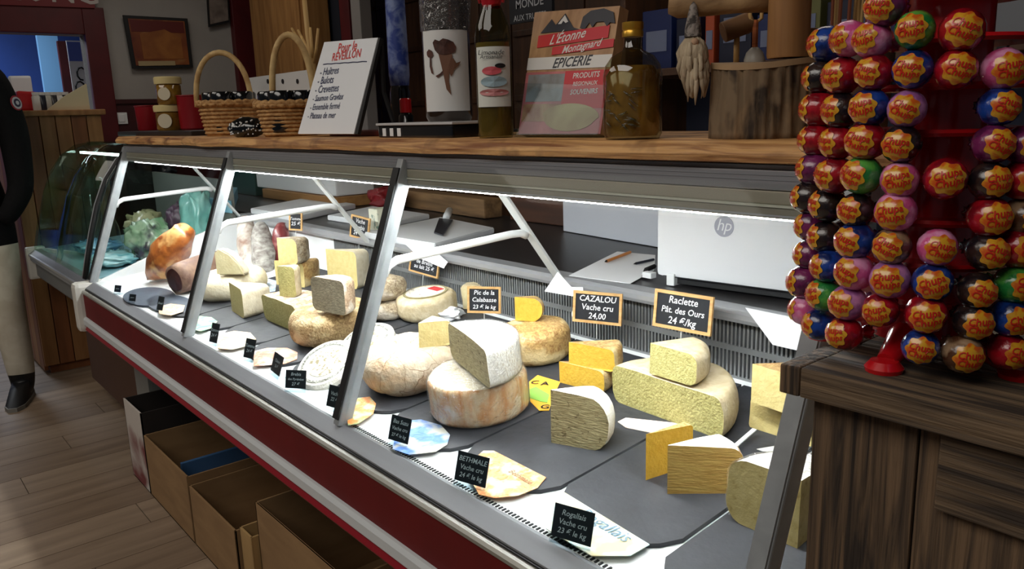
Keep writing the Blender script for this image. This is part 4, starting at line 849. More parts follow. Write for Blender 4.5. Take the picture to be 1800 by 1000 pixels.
# ---- things on the worktop
WT = .957
def slab_px(name, px, z, th, m, label, cat, group=None, bev=.003):
    pts = [at(x, y, z=z+th) for x, y in px]; bm = bm_new(); prism(bm, [p-Vector((0, 0, th)) for p in pts], (0, 0, th)); bmesh.ops.bevel(bm, geom=list(bm.edges), offset=bev, segments=2, affect='EDGES')
    o = finish(name, bm, m); recenter(o); return tag(o, label, cat, group)
M_board = mat('cutting_board_white', (232, 234, 236), rough=.45)
slab_px('cutting_board', [(640, 408), (775, 381), (869, 400), (765, 428)], WT, .02, M_board, 'white cutting board with a scraper lying on it', 'cutting board', 'white cutting boards')
slab_px('cutting_board', [(575, 378), (655, 362), (755, 376), (672, 392)], WT, .02, M_board, 'white cutting board left of the board with the scraper', 'cutting board', 'white cutting boards')
slab_px('cutting_board', [(440, 366), (545, 346), (625, 358), (520, 380)], WT, .022, M_board, 'white cutting board behind the middle pane, furthest from the camera', 'cutting board', 'white cutting boards')
p = at(765, 412, z=WT+.022); q_ = at(792, 370, z=WT+.03); e = empty('scraper', p, 'dark blade scraper with a white handle on the cutting board', 'scraper')
a, b, c, d_ = [at(*k_, z=WT+.0225) for k_ in [(763, 410), (779, 415), (796, 388), (772, 385)]]
flat('blade', [a, b, c, d_], mat('dark_blade', (62, 62, 68), rough=.4, metal=.4), e, .004)
bm = bm_new(); tube(bm, [(c+d_)/2+Vector((0, 0, .008)), at(786, 379, z=WT+.035), at(790, 370, z=WT+.04)], [.012, .014, .013], 10); finish('handle', bm, M_white, e, 'all')
pr_l, pr_r = at(1153, 489, z=WT+.012), at(1440, 527, z=WT+.012)
rt = (pr_r-pr_l).normalized(); nb = Vector((-rt.y, rt.x, 0)); Wp = (pr_r-pr_l).length+.02; pc = pr_l+rt*Wp/2; pc.z = WT
e = empty('printer', pc, 'white desktop printer with a round grey logo on its front', 'printer'); Mx = frame_m(pc, rt, nb)   # local z up
bm = bm_new(); box(bm, (-Wp/2, 0, .018), (Wp/2, .26, .19), .012, Mx); finish('body', bm, mat('printer_white', (240, 241, 243), rough=.4), e, True)
bm = bm_new(); box(bm, (-Wp/2+.03, .01, .004), (Wp/2-.01, .25, .018), 0, Mx); finish('under_tray', bm, M_black, e)
for sx_ in (-Wp/2+.03, Wp/2-.07):
    bm = bm_new(); box(bm, (sx_, -.004, .0), (sx_+.02, .03, .028), .002, Mx); finish('foot', bm, M_white, e)
bm = bm_new(); box(bm, (-Wp/2+.02, -.002, .020), (Wp/2-.01, .001, .0215), 0, Mx); finish('seam', bm, M_slot, e)
lc = at(1273, 398, y=1).copy(); 
# logo on the front face: intersect ray with the face plane
r0 = ray(1273, 398); t0 = (pc-CAM).dot(-nb)/r0.dot(-nb); lc = CAM+r0*t0; Ml = frame_m(lc-nb*.0005, rt, (0, 0, 1))
bm = bm_new(); lathe(bm, [(0, 0), (.0225, 0), (.0225, .001), (0, .001)], 32, Ml); lg = finish('logo_disc', bm, mat('logo_grey', (168, 170, 184), rough=.5), e)
text('hp', lc-nb*.0018+Vector((0, 0, .002)), rt, (0, 0, 1), .036, M_white, lg, shear=.25, bold=.0, space=.95)
slab_px('paper_sheet', [(1000, 484), (1085, 442), (1152, 448), (1150, 475), (1108, 498)], WT, .001, M_paper, 'white form sheet on the worktop left of the printer', 'paper', None, .0002)
def stick(name, p_, q_, z, r_, m, label, cat, tipm=None):
    a, b = at(*p_, z=z+r_), at(*q_, z=z+r_); bm = bm_new(); tube(bm, [a, b], r_, 6); o = finish(name, bm, m); recenter(o); tag(o, label, cat)
    bm = bm_new(); tube(bm, [a, a-(b-a).normalized()*.01], [r_*.9, r_*.2], 6); finish('tip', bm, tipm or M_black, o); return o
stick('pencil', (1066, 459), (1108, 443), WT+.002, .004, mat('pencil_orange', (222, 140, 50), rough=.45), 'orange pencil lying on the white form sheet', 'pencil')
stick('pen', (1118, 463), (1149, 456), WT+.002, .0035, mat('pen_dark', (44, 48, 60), rough=.4), 'dark pen lying on the form sheet by the printer', 'pen')
c = at(1141, 488, z=WT+.003); bm = bm_new(); box(bm, c+Vector((-.014, -.01, .0)), c+Vector((.014, .01, .014)), .002); o = finish('eraser', bm, M_white); recenter(o); tag(o, 'small white eraser in front of the printer corner', 'eraser')
c = at(1135, 478, z=WT+.003); bm = bm_new(); tube(bm, [at(1132, 485, z=WT+.006), at(1136, 474, z=WT+.008), at(1150, 468, z=WT+.008)], .006, 8); o = finish('black_cable', bm, M_black, None, 'all'); recenter(o); tag(o, 'short black cable beside the eraser', 'cable')
a, b = at(990, 406, z=WT), at(1152, 434, z=WT); rt = (b-a).normalized(); nb = Vector((-rt.y, rt.x, 0)); Mx = frame_m(a, rt, nb); L_ = (b-a).length+.12
e = empty('white_carton', a, 'plain white box on the worktop left of the printer', 'box')
bm = bm_new(); box(bm, (0, 0, 0), (L_, .2, .16), .003, Mx); finish('body', bm, mat('box_white', (214, 218, 228), rough=.5), e)
bm = bm_new(); box(bm, (0, -.001, .150), (L_, .2, .1515), 0, Mx); finish('lid_seam', bm, M_slot, e)
a, b = at(700, 362, z=WT), at(852, 385, z=WT); rt = (b-a).normalized(); nb = Vector((-rt.y, rt.x, 0)); Mx = frame_m(a, rt, nb)
bm = bm_new(); box(bm, (-.2, 0, 0), ((b-a).length, .085, .075), .006, Mx); wobble(bm, .003, 20); o = finish('wooden_beam', bm, wood('beam_wood', (150, 116, 78), (104, 78, 50), 'x', 10, .7, .4)); recenter(o); tag(o, 'rough wooden block at the back of the worktop', 'wooden block')
a = at(870, 388, z=WT); bm = bm_new(); box(bm, (a.x+.02, 1.22, WT), (a.x+.42, 1.29, WT+.13), .004); o = finish('wooden_box', bm, wood('dark_box_wood', (90, 52, 30), (62, 36, 22), 'x', 8, .6, .2)); recenter(o); tag(o, 'dark brown wooden box behind the white box', 'wooden box')
# behind the middle pane: white appliance and green box
a = at(590, 352, y=1.0); e = empty('kitchen_scale', (a.x-.25, 1.06, WT), 'white appliance on a wooden foot behind the middle pane', 'appliance')
xl, xr = at(452, 330, y=1.0).x, at(590, 335, y=1.0).x
bm = bm_new(); box(bm, (xl, 1.0, WT+.05), (xr, 1.2, WT+.23), .008); finish('body', bm, M_white, e)
bm = bm_new(); box(bm, (xl+.1, .985, WT), (xr+.02, 1.2, WT+.048), .004); finish('wooden_foot', bm, wood('foot_wood', (176, 130, 74), (150, 104, 56), 'x', 8, .6, .2), e)
xl2, xr2 = at(392, 320, y=1.0).x, at(449, 320, y=1.0).x
e = empty('green_box', ((xl2+xr2)/2, 1.08, WT), 'dark green box with pale lettering beside the white appliance', 'box')
bm = bm_new(); box(bm, (xl2, 1.0, WT), (xr2-.01, 1.16, WT+.2), .004); finish('carton', bm, mat('dark_green', (22, 70, 62), rough=.5), e)
text('BERKEL', ((xl2+xr2)/2+.02, .998, WT+.165), (1, 0, 0), (0, 0, 1), .05, M_ink, e, shear=0)
lump('red_packet', (at(672, 335, y=1.1).x, 1.12, WT), (.11, .07, .055), mat('packet_red', (150, 26, 34), (110, 20, 26), scale=9, rough=.4), 'dark red packet behind the blue-veined cheese', 'packet', seed=11)

c = dk(782, 556, SL); lump('crumpled_paper', (c.x, c.y, c.z-.003), (.06, .045, .02), M_paper, 'crumpled white paper between the printed wheel and crackled wheel', 'paper', amp=.3, seed=21)
c = dk(880, 545, SL); lump('paper_parcel', (c.x, c.y+.02, c.z-.003), (.036, .03, .036), mat('pale_blue_paper', (214, 222, 230), rough=.7), 'small pale paper parcel behind the Pic de la Calabasse tag', 'parcel', seed=22)
paper([(455, 500), (470, 490), (486, 494), (484, 512), (462, 516)], MP('p_bluewhite', (130, 166, 206), (230, 232, 232)), 'blue and white printed paper beside the cream wedge')
paper([(1010, 998), (1180, 985), (1330, 995), (1330, 1010)], MP('p_peach2', (226, 190, 150), (206, 150, 110)), 'peach paper at the very bottom edge, on the last slate') if False else None
# ================================================================== ON THE PLANK
def on(px, y): p = at(px, 240, y=y); p.z = PT; return p
def dep(p): return -(ROT.transposed() @ (p-CAM)).z
def zpx(py, px, y): return at(px, py, y=y).z
CAMR = Vector((.64, .77, 0)).normalized()          # picture-right direction on the ground
def lat(bm, prof, c, seg=28, sx=1): lathe(bm, prof, seg, Matrix.Translation(c))
M_wick = mat('wicker', (206, 160, 102), (156, 112, 64), scale=70, stretch=(1, 1, 1.6), rough=.7, bump=.8, bscale=120)
M_wickl = mat('wicker_handle', (214, 182, 124), (180, 142, 88), scale=30, rough=.6, bump=.4)
M_jet = mat('black_gloss', (14, 15, 17), rough=.12, coat=.6)
M_gold = mat('gold_lid', (206, 176, 104), rough=.3, metal=.6)
# dark tray, red tins, jars
y = .36; a, b = on(245, y), on(372, y)
bm = bm_new(); box(bm, (a.x, y-.09, PT), (b.x+.05, y+.10, PT+.018), .004); o = finish('dark_tray', bm, mat('tray_dark', (40, 34, 32), rough=.5)); recenter(o); tag(o, 'flat dark tray with jars and red tins at the end of the plank', 'tray')
def tin(px, y, w_, h, label):
    c = on(px, y); c.z = PT+.019; e = empty('red_tin', c, label, 'tin', 'red tins on the dark tray')
    bm = bm_new(); lat(bm, [(0, 0), (w_*.9, 0), (w_, .006), (w_*1.08, h-.006), (w_*1.1, h)], c); lat(bm, [(w_*1.08, h), (w_*1.0, h-.01), (w_*.85, .012), (0, .012)], c); finish('bucket', bm, mat('tin_red', (138, 16, 26), rough=.35), e, True)
    bm = bm_new(); tube(bm, [c+Vector((w_*1.09*math.cos(t*PI/8), w_*1.09*math.sin(t*PI/8), h)) for t in range(17)], .003, 6); finish('rim', bm, MATS['tin_red'], e, 'all')
tin(266, .38, .05, .105, 'left red tin behind the honey jars'); tin(345, .40, .055, .13, 'right red tin behind the honey jars, next to the basket')
def jar(px, z, y, r_, h, label, ml):
    c = on(px, y); c.z = z; e = empty('honey_jar', c, label, 'jar', 'stacked honey jars')
    bm = bm_new(); lat(bm, [(0, 0), (r_*.86, 0), (r_*.95, h*.08), (r_*.95, h*.68), (r_*.85, h*.74), (0, h*.74)], c); finish('glass', bm, mat('honey_glass', (150, 112, 40), (112, 78, 26), scale=20, rough=.12, coat=.6), e, True)
    bm = bm_new(); lat(bm, [(0, h*.74), (r_*1.04, h*.74), (r_*1.06, h*.8), (r_*1.06, h*.96), (r_*.98, h), (0, h)], c); finish('lid', bm, ml, e, True)
    bm = bm_new(); n_ = Vector((.77, -.64, 0)); lathe(bm, [(0, 0), (r_*.5, 0), (r_*.5, .002), (0, .002)], 20, frame_m(c+n_*r_*.95+Vector((0, 0, h*.38)), CAMR, (0, 0, 1))); finish('label_sticker', bm, mat('jar_label', (206, 196, 170), rough=.6), e)
    return e
ml = mat('cream_lid', (214, 196, 140), rough=.35)
jar(303, PT+.019, .33, .055, .098, 'lower honey jar with cream lid and round label', ml); jar(306, PT+.118, .33, .048, .105, 'upper honey jar stacked on another jar', ml)
# baskets
def basket(px0, px1, y, hrim, htop, label, hpx, twist=.0):
    a, b = on(px0, y), on(px1, y); c = (a+b)/2; d0 = dep(c); r_ = (px1-px0)/2*d0/FPX; e = empty('wicker_basket', c, label, 'basket', 'wicker baskets on the plank')
    bm = bm_new(); lat(bm, [(0, 0), (r_*.78, 0), (r_*.82, .01), (r_*.95, hrim*.9)], c, 30); lat(bm, [(r_*.9, hrim*.9), (r_*.78, .012), (0, .012)], c, 30); finish('woven_side', bm, M_wick, e, 'all')
    for k in range(8):
        bm = bm_new(); zz = hrim*(.08+.11*k); rr = r_*(.815+.02*k)
        tube(bm, [c+Vector((rr*math.cos(t*PI/20), rr*math.sin(t*PI/20), zz+.003*math.sin(t*PI*1.0+k*PI))) for t in range(41)], .0045, 5); finish('wicker_strand', bm, M_wick, e, 'all')
    for ph in (0, PI):
        bm = bm_new(); tube(bm, [c+Vector((r_*math.cos(t*PI/30), r_*math.sin(t*PI/30), hrim*.93+.006*math.sin(t*PI/2.5+ph))) for t in range(61)], .007, 6); finish('rim_braid', bm, M_wick, e, 'all')
    (hx0, hx1) = hpx; p0 = c+CAMR*((hx0-(px0+px1)/2)*d0/FPX); p1 = c+CAMR*((hx1-(px0+px1)/2)*d0/FPX); mid = (p0+p1)/2; R_ = (p1-p0).length/2
    bm = bm_new(); pts = []
    for t in range(19):
        th = PI*t/18; pts.append(mid-CAMR*R_*math.cos(th)+Vector((0, 0, hrim*.85+(htop-hrim*.85)*math.sin(th)**.8)))
    tube(bm, pts, .0095, 8); finish('handle', bm, M_wickl, e, 'all')
    return e, c, r_
e1, c1, r1 = basket(360, 470, .36, .115, .275, 'left wicker basket with arched handle and black jars', (357, 452))
e2, c2_, r2 = basket(460, 575, .30, .095, .275, 'right wicker basket with arched handle beside the white easel board', (490, 562))
k_ = 0
for c_, r_, hr, who in ((c1, r1, .115, 'left'), (c2_, r2, .095, 'right')):
    for t in range(5):
        p = c_+Vector((r_*.52*math.cos(t*1.257+.4), r_*.52*math.sin(t*1.257+.4), .013))
        e = empty('black_jar', p, 'glossy black-lidded jar in the %s basket, %s' % (who, ['at the back', 'towards the doorway', 'at the front left', 'at the front right', 'towards the bottles'][t]), 'jar', 'black jars in the baskets')
        bm = bm_new(); lat(bm, [(0, 0), (.034, 0), (.036, .006), (.036, hr-.02), (.03, hr-.012)], p, 18); finish('glass', bm, M_jet, e, True)
        bm = bm_new(); lat(bm, [(0, hr-.014), (.036, hr-.014), (.037, hr+.01), (.033, hr+.016), (0, hr+.017)], p, 18); finish('lid', bm, M_jet, e, True)
p = on(438, .215)
e = empty('dotted_packet', p, 'black packet with white dots in front of the left basket', 'packet')
bm = bm_new(); bmesh.ops.create_icosphere(bm, subdivisions=3, radius=1)
for v in bm.verts: v.co = v.co+noise.noise_vector(v.co*2)*.2; v.co = p+CAMR*v.co.x*.058+Vector((-.77, .64, 0))*v.co.y*.03+Vector((0, 0, max(0, .026+v.co.z*.028)))
finish('bag', bm, M_jet, e, 'all')
bm = bm_new()
for k in range(46):
    th = random.uniform(-1.2, 1.2); zz = random.uniform(.006, .048); pp = p+CAMR*.054*math.sin(th)+Vector((.77, -.64, 0))*(.031*math.cos(th)*math.sqrt(max(.1, 1-((zz-.026)/.03)**2)))+Vector((0, 0, zz))
    bmesh.ops.create_icosphere(bm, subdivisions=1, radius=.0024, matrix=Matrix.Translation(pp))
o = finish('white_dots', bm, M_white, e); o['kind'] = 'stuff'
# white perforated board behind the baskets, wooden whisk
a, b = at(437, 170, y=.50), at(548, 170, y=.50); zz = at(437, 137, y=.5).z
e = empty('punched_card', ((a.x+b.x)/2, .5, PT), 'white card with three black holes standing behind the baskets', 'card')
bm = bm_new(); box(bm, (a.x, .498, PT), (b.x, .502, zz), .001); finish('card', bm, mat('card_grey_white', (206, 206, 204), rough=.7), e)
for k in range(3):
    xx = at(471+26*k, 143, y=.497); bm = bm_new(); lathe(bm, [(0, 0), (.008, 0), (.008, .002), (0, .002)], 14, frame_m((xx.x, .4975, xx.z), (1, 0, 0), (0, 0, 1))); finish('hole', bm, M_black, e)
base = on(552, .40); e = empty('branch_whisk', base, 'pale stripped branch whisk with splayed prongs behind the right basket', 'whisk')
M_stick = wood('peeled_branch', (214, 176, 112), (180, 140, 84), 'z', 20, .6, .2)
def pz_(px, py, y=.40): return at(px, py, y=y)
bm = bm_new(); tube(bm, [base, pz_(552, 170), pz_(550, 112), pz_(541, 60), pz_(533, -20)], [.007, .007, .008, .008, .007], 8); finish('shaft', bm, M_stick, e, 'all')
for q0, q1 in (((549, 104), (513, 50)), ((548, 95), (524, 53)), ((550, 100), (545, 48)), ((553, 110), (559, 50))):
    bm = bm_new(); m_ = pz_(*q0).lerp(pz_(*q1), .5)+Vector((0, 0, -.006)); tube(bm, [pz_(*q0), m_, pz_(*q1)], [.006, .005, .004], 6); finish('prong', bm, M_stick, e, 'all')
# easel board
def on_plane(px, py, p0, n_):
    r0 = ray(px, py); return CAM+r0*((p0-CAM).dot(n_)/r0.dot(n_))
ye = .235
bl, br = on(524, ye), on(622, ye); tl = at(570, 74, y=ye+.07); tr = on_plane(664, 66, bl, (br-bl).cross(tl-bl))
right = (br-bl).normalized(); upv = ((tl+tr)/2-(bl+br)/2); W_ = (br-bl).length
e = empty('easel_board', (bl+br)/2, 'white easel board with handwritten menu in red and blue', 'board')
bl.z += .008; br.z += .008
nrm = (br-bl).cross(tl-bl).normalized()
bm = bm_new(); prism(bm, [bl, br, tr, tl], -nrm*.004); finish('white_sheet', bm, M_paper, e)
bm = bm_new(); ex = (br-bl).normalized()*.004; prism(bm, [br+ex*.2-nrm*.0015, br+ex*4-nrm*.0015, tr+ex*2-nrm*.0015, tr+ex*.2-nrm*.0015], -nrm*.008); finish('black_edge', bm, M_black, e)
bm = bm_new(); tube(bm, [tr-nrm*.01, tr.lerp(br, .5)-nrm*.05, Vector((br.x+.03, br.y+.10, PT+.006))], .006, 6); finish('rear_leg', bm, M_black, e)
bm = bm_new(); tube(bm, [tl-nrm*.01, Vector((bl.x+.03, bl.y+.10, PT+.006))], .006, 6); finish('rear_leg', bm, M_black, e)
def bpt(u, v): return bl.lerp(br, u).lerp(tl.lerp(tr, u), v)+nrm*.001
M_rink = mat('red_marker', (214, 60, 56), rough=.6); M_bink = mat('blue_marker', (44, 52, 92), rough=.6)
upb = (tl-bl).normalized(); Hb = (tl-bl).length
text('Pour le', bpt(.5, .925), right, upb, Hb*.135, M_rink, e, shear=.0, bold=.01); text('RÉVEILLON', bpt(.52, .835), right, upb, Hb*.118, M_rink, e, shear=.0, bold=.01)
bm = bm_new(); tube(bm, [bpt(.12+.08*k, .755+.004*(k % 2)) for k in range(11)], .0012, 4); finish('underline', bm, M_bink, e)
for k, s_ in enumerate(['- Huîtres', '- Bulots', '- Crevettes', '- Saumon Gravlax', '- Ensemble fermé', '- Plateau de mer']):
    text(s_, bpt(.10, .67-.095*k), right, upb, Hb*.112 if len(s_) < 13 else Hb*.092, M_bink, e, align='LEFT', shear=.15, bold=.004)
# red tray and dark things behind
a, b = on(615, .36), on(712, .36); bm = bm_new(); box(bm, (a.x, .30, PT), (b.x+.03, .42, PT+.012), .003); o = finish('red_tray', bm, mat('tray_red', (110, 34, 28), rough=.4)); recenter(o); tag(o, 'thin dark red tray behind the easel board', 'tray')
# flat black tray with white rim under the big bottle
yb_ = .30
a, b = on(712, yb_), on(846, yb_); a.z = b.z = PT
e = empty('bottle_tray', ((a.x+b.x)/2, yb_, PT), 'low black glossy tray with white rim under the mushroom bottle', 'tray')
bm = bm_new(); box(bm, (a.x, yb_-.07, PT), (b.x, yb_+.08, PT+.026), .004); finish('body', bm, M_jet, e)
bm = bm_new(); box(bm, (a.x-.003, yb_-.073, PT+.026), (b.x+.003, yb_+.083, PT+.031), .001); finish('rim', bm, mat('rim_grey', (196, 196, 196), rough=.4), e)
for k in range(3):
    c = Vector((a.x+.03+.03*k, yb_-.0715, PT+.012)); bm = bm_new(); box(bm, c-Vector((.007, .001, .009)), c+Vector((.007, .001, .008)), .001); finish('pattern_patch', bm, M_white, e)
# bottles
def bottle(px, y, z, prof, m, label, cat='bottle', seg=32):
    c = on(px, y); c.z = z; e = empty('glass_bottle', c, label, cat, 'bottles on the plank'); bm = bm_new(); lat(bm, prof, c, seg); finish('glass', bm, m, e, True); return e, c
def curved(c, r_, half, z0, z1, n_seg=10, mid=None, dr=.0008):
    d = mid if mid is not None else math.atan2(-.64, .77); bm = bm_new(); A = []
    for k in range(n_seg+1):
        t = d-half+2*half*k/n_seg; A.append([bm.verts.new(c+Vector((rr*math.cos(t), rr*math.sin(t), z))) for rr, z in ((r_+dr, z0), (r_+dr, z1), (r_+dr*.2, z1), (r_+dr*.2, z0))])
    for p_, q_ in zip(A, A[1:]):
        for k in range(4): bm.faces.new((p_[k], q_[k], q_[(k+1) % 4], p_[(k+1) % 4]))
    bm.faces.new(A[0]); bm.faces.new(A[-1][::-1]); return bm
M_dkglass = mat('dark_liqueur', (52, 36, 24), (36, 26, 18), scale=6, rough=.08, coat=.7)
s1 = dep(on(790, yb_))/FPX
r_ = 41*s1; zb = PT+.032
e, c = bottle(792, yb_, zb, [(0, 0), (r_*.9, 0), (r_, .01), (r_, .225), (r_*.96, .26), (r_*.8, .29), (r_*.4, .33), (r_*.36, .40), (0, .40)], M_dkglass, 'large dark bottle with a mushroom drawing on a white label')
z0, z1 = .020, .020+132*s1
finish('label', curved(c, r_, math.radians(62), z0, z1, 24, None, .0015), mat('label_white', (226, 226, 224), rough=.7), e, True)
def on_lab(c_, r__, u, v, dr=.0022):
    t = math.atan2(-.64, .77)+u; return c_+Vector(((r__+dr)*math.cos(t), (r__+dr)*math.sin(t), v))
M_mush = mat('print_brown', (92, 52, 40), (60, 34, 28), scale=60, rough=.7)
def blob(c_, r__, pts, m, parent, name='drawing', dr=.0042):
    bm = bm_new(); 
    if len(pts) == 2 and isinstance(pts[1], tuple) and len(pts[1]) == 3: return
    vs = [bm.verts.new(on_lab(c_, r__, u, v, dr)) for u, v in pts]; cx = on_lab(c_, r__, sum(p[0] for p in pts)/len(pts), sum(p[1] for p in pts)/len(pts), dr); cv = bm.verts.new(cx)
    for k in range(len(vs)): bm.faces.new((vs[k], vs[(k+1) % len(vs)], cv))
    return finish(name, bm, m, parent)
zh = z1-z0
def mpts(px): return [((x-789)*s1/r_, (z0+z1)/2-(y-130)*s1) for x, y in px]
cl_ = [(770, 84), (774, 79), (781, 82), (787, 78), (795, 80), (803, 84), (807, 92), (805, 100), (798, 103), (788, 104), (779, 103), (773, 96)]
blob(c, r_, mpts(cl_), M_mush, e)
blob(c, r_, mpts([(779, 103), (800, 103), (800, 113), (796, 122), (793, 145), (796, 170), (789, 160), (786, 140), (782, 118)]), mat('print_stem', (120, 82, 62), rough=.7), e)
blob(c, r_, mpts([(757, 98), (762, 94), (768, 97), (770, 104), (766, 108), (760, 107), (757, 103)]), M_mush, e)
blob(c, r_, mpts([(763, 107), (766, 107), (766, 122), (769, 135), (765, 133), (762, 122)]), M_mush, e)
blob(c, r_, mpts([(797, 112), (802, 110), (806, 118), (814, 115), (811, 121), (803, 128), (797, 140), (794, 130)]), MATS['print_stem'], e)
blob(c, r_, mpts([(772, 138), (780, 134), (786, 128), (784, 136), (776, 141)]), M_mush, e)
# cellophane over the top
bm = bm_new(); lat(bm, [(r_*1.03, .18), (r_*1.06, .24), (r_*1.0, .30), (r_*.8, .36), (r_*.5, .41)], c, 40); wobble(bm, .006, 40); finish('cellophane', bm, glassy('cellophane', (246, 246, 246), 1.6, .06, film=.05, wrinkle=45), e, 'all')
y2 = .245; s2 = dep(on(872, y2))/FPX; r_ = 31*s2
M_wine = glassy('straw_wine', (206, 196, 128), 1.5)
e, c = bottle(872, y2, PT, [(0, .0), (r_*.93, 0), (r_, .006), (r_, 170*s2), (r_*.92, 188*s2), (r_*.45, 225*s2), (r_*.38, 300*s2), (0, 300*s2)], glassy('pale_bottle', (214, 214, 176), 1.5), 'tall clear bottle with red ribbon and illustrated label')
bm = bm_new(); lat(bm, [(0, .004), (r_*.9, .004), (r_*.95, .012), (r_*.95, 160*s2), (0, 160*s2)], c); finish('liquid', bm, mat('liquid_straw', (150, 128, 70), (104, 84, 42), scale=12, rough=.1), e, True)
z0, z1 = 53*s2, 152*s2
finish('label', curved(c, r_, math.radians(60), z0, z1, 24, None, .0015), mat('label_ivory', (216, 218, 210), rough=.7), e); zh = z1-z0
for u0, v0, su, sv, m_ in ((-.1, .60, .5, .07, mat('print_pink', (206, 86, 96), rough=.7)), (.35, .68, .28, .04, M_black), (0, .42, .7, .09, mat('print_bluegrey', (150, 174, 184), rough=.7)), (0, .24, .8, .06, mat('print_rose', (196, 130, 130), rough=.7))):
    blob(c, r_, [(u0+su*math.cos(t*PI/8), z0+zh*(v0+sv*math.sin(t*PI/8))) for t in range(16)], m_, e, dr=.0042)
for s_, v_, sz_ in (('Limonade', .9, .012), ('Artisanale', .83, .010)):
    text(s_, on_lab(c, r_, -.1, z0+zh*v_, .003), CAMR, (0, 0, 1), sz_, M_black, e)
bm = bm_new(); lat(bm, [(r_*.48, 218*s2), (r_*.62, 232*s2), (r_*.5, 250*s2), (r_*.46, 300*s2)], c, 20); wobble(bm, .003, 60); finish('ribbon', bm, mat('ribbon_red', (190, 26, 40), rough=.35), e, 'all')
for sgn in (-1, 1):
    bm = bm_new(); tube(bm, [c+CAMR*sgn*.002+Vector((.02, -.015, 235*s2)), c+CAMR*sgn*.025+Vector((.02, -.018, 245*s2)), c+CAMR*sgn*.02+Vector((.022, -.018, 222*s2))], [.004, .007, .003], 6); finish('ribbon_bow', bm, MATS['ribbon_red'], e, 'all')
# leaflet stand
y3 = .26; lb, rb = on(912, y3), on(1056, y3); s3 = dep((lb+rb)/2)/FPX
lt = at(940, 22, y=y3+.07); rt_ = on_plane(1090, 10, lb, (rb-lb).cross(lt-lb))
e = empty('leaflet_stand', (lb+rb)/2, 'stack of red and wood-print grocery leaflets in a clear stand', 'leaflets')
Rt = (rb-lb).normalized(); up3 = (lt-lb).normalized(); n3 = Rt.cross(up3).normalized()
lb.z += .006; rb.z += .006
th_ = .022
bm = bm_new(); prism(bm, [lb, rb, rt_, lt], -n3*th_); finish('leaflets', bm, wood('leaflet_woodprint', (196, 152, 110), (160, 118, 80), 'z', 14, .5, 0), e)
def lp(u, v, d=.0008): return lb.lerp(rb, u).lerp(lt.lerp(rt_, u), v)+n3*d
def lq(u0, u1, v0, v1, m_, nm='print_panel', d=.0008, sk=0): return flat(nm, [lp(u0, v0, d), lp(u1, v0+sk, d), lp(u1, v1+sk, d), lp(u0, v1, d)], m_, e, .0004, n3)
M_lr = mat('leaflet_red', (206, 40, 52), rough=.5); M_lw = mat('leaflet_white', (230, 226, 220), rough=.5); M_lpk = mat('leaflet_pink', (206, 120, 120), (176, 96, 100), scale=20, rough=.5); M_lgr = mat('leaflet_photo', (150, 156, 160), (120, 112, 104), scale=24, rough=.5)
lq(.0, 1, .0, .50, M_lpk); lq(.04, .5, .26, .48, M_lgr, d=.0014); lq(.5, 1, .2, .50, M_lr, d=.0014); lq(0, 1, .52, .62, M_lw); lq(.02, .48, .10, .24, mat('leaflet_tan', (190, 150, 110), (150, 90, 70), scale=20, rough=.5), d=.0014)
bm = bm_new(); vs = [lp(.62+.34*math.cos(t*PI/12)*(1 if t < 12 else .9), .13+.11*math.sin(t*PI/12), .002) for t in range(24)]; prism(bm, vs, n3*.0004); finish('print_cheese', bm, mat('leaflet_cheese', (206, 186, 130), (170, 140, 96), scale=12, rough=.5), e)
lq(.1, .93, .70, .80, M_lr, d=.0014, sk=.05); lq(.3, 1.0, .635, .70, M_lr, d=.0016, sk=.04)
bm = bm_new(); prism(bm, [lp(u, v, .0012) for u, v in ((.12, .82), (.24, .93), (.30, .88), (.40, .97), (.52, .85), (.60, .83))], n3*.0004); finish('print_mountain', bm, mat('leaflet_dark', (50, 50, 58), rough=.5), e)
bm = bm_new(); prism(bm, [lp(u, v, .0018) for u, v in ((.33, .885), (.40, .955), (.45, .90), (.42, .89), (.39, .91), (.37, .885))], n3*.0004); finish('print_snow', bm, M_lw, e)
bm = bm_new(); prism(bm, [lp(u, v, .002) for u, v in ((.60, .84), (.62, .93), (.70, .975), (.84, .985), (.95, .95), (.985, .86), (.93, .87), (.90, .84), (.86, .88), (.78, .88), (.74, .84), (.70, .88), (.66, .83))], n3*.0004); finish('print_bear', bm, MATS['leaflet_dark'], e)
upl = (lt-lb).normalized()
text("L'Étonne", lp(.46, .775, .0022), (Rt+upl*.07), upl, .025, M_lw, e, shear=.4, bold=.01); text('Montagnard', lp(.64, .69, .0024), (Rt+upl*.07), upl, .019, M_lw, e, shear=.4, bold=.01)
text('EPICERIE', lp(.55, .57, .0014), Rt, upl, .0245, MATS['leaflet_dark'], e, shear=.25, bold=.02)
for k, s_ in enumerate(('PRODUITS', 'REGIONAUX', 'SOUVENIRS')): text(s_, lp(.75, .46-.065*k, .0022), Rt, upl, (.0135, .010, .0125)[k], M_lw, e, shear=0, bold=.015)
bm = bm_new(); prism(bm, [lp(-.05, -.02, .012), lp(1.03, -.02, .012), lp(1.03, .36, .012), lp(-.05, .40, .012)], n3*.002); finish('clear_front', bm, M_clear, e)
bm = bm_new(); prism(bm, [lp(-.05, -.02, .012), lp(1.03, -.02, .012), lp(1.03, -.02, -.03), lp(-.05, -.02, -.03)], (0, 0, .002)); finish('clear_foot', bm, M_clear, e)
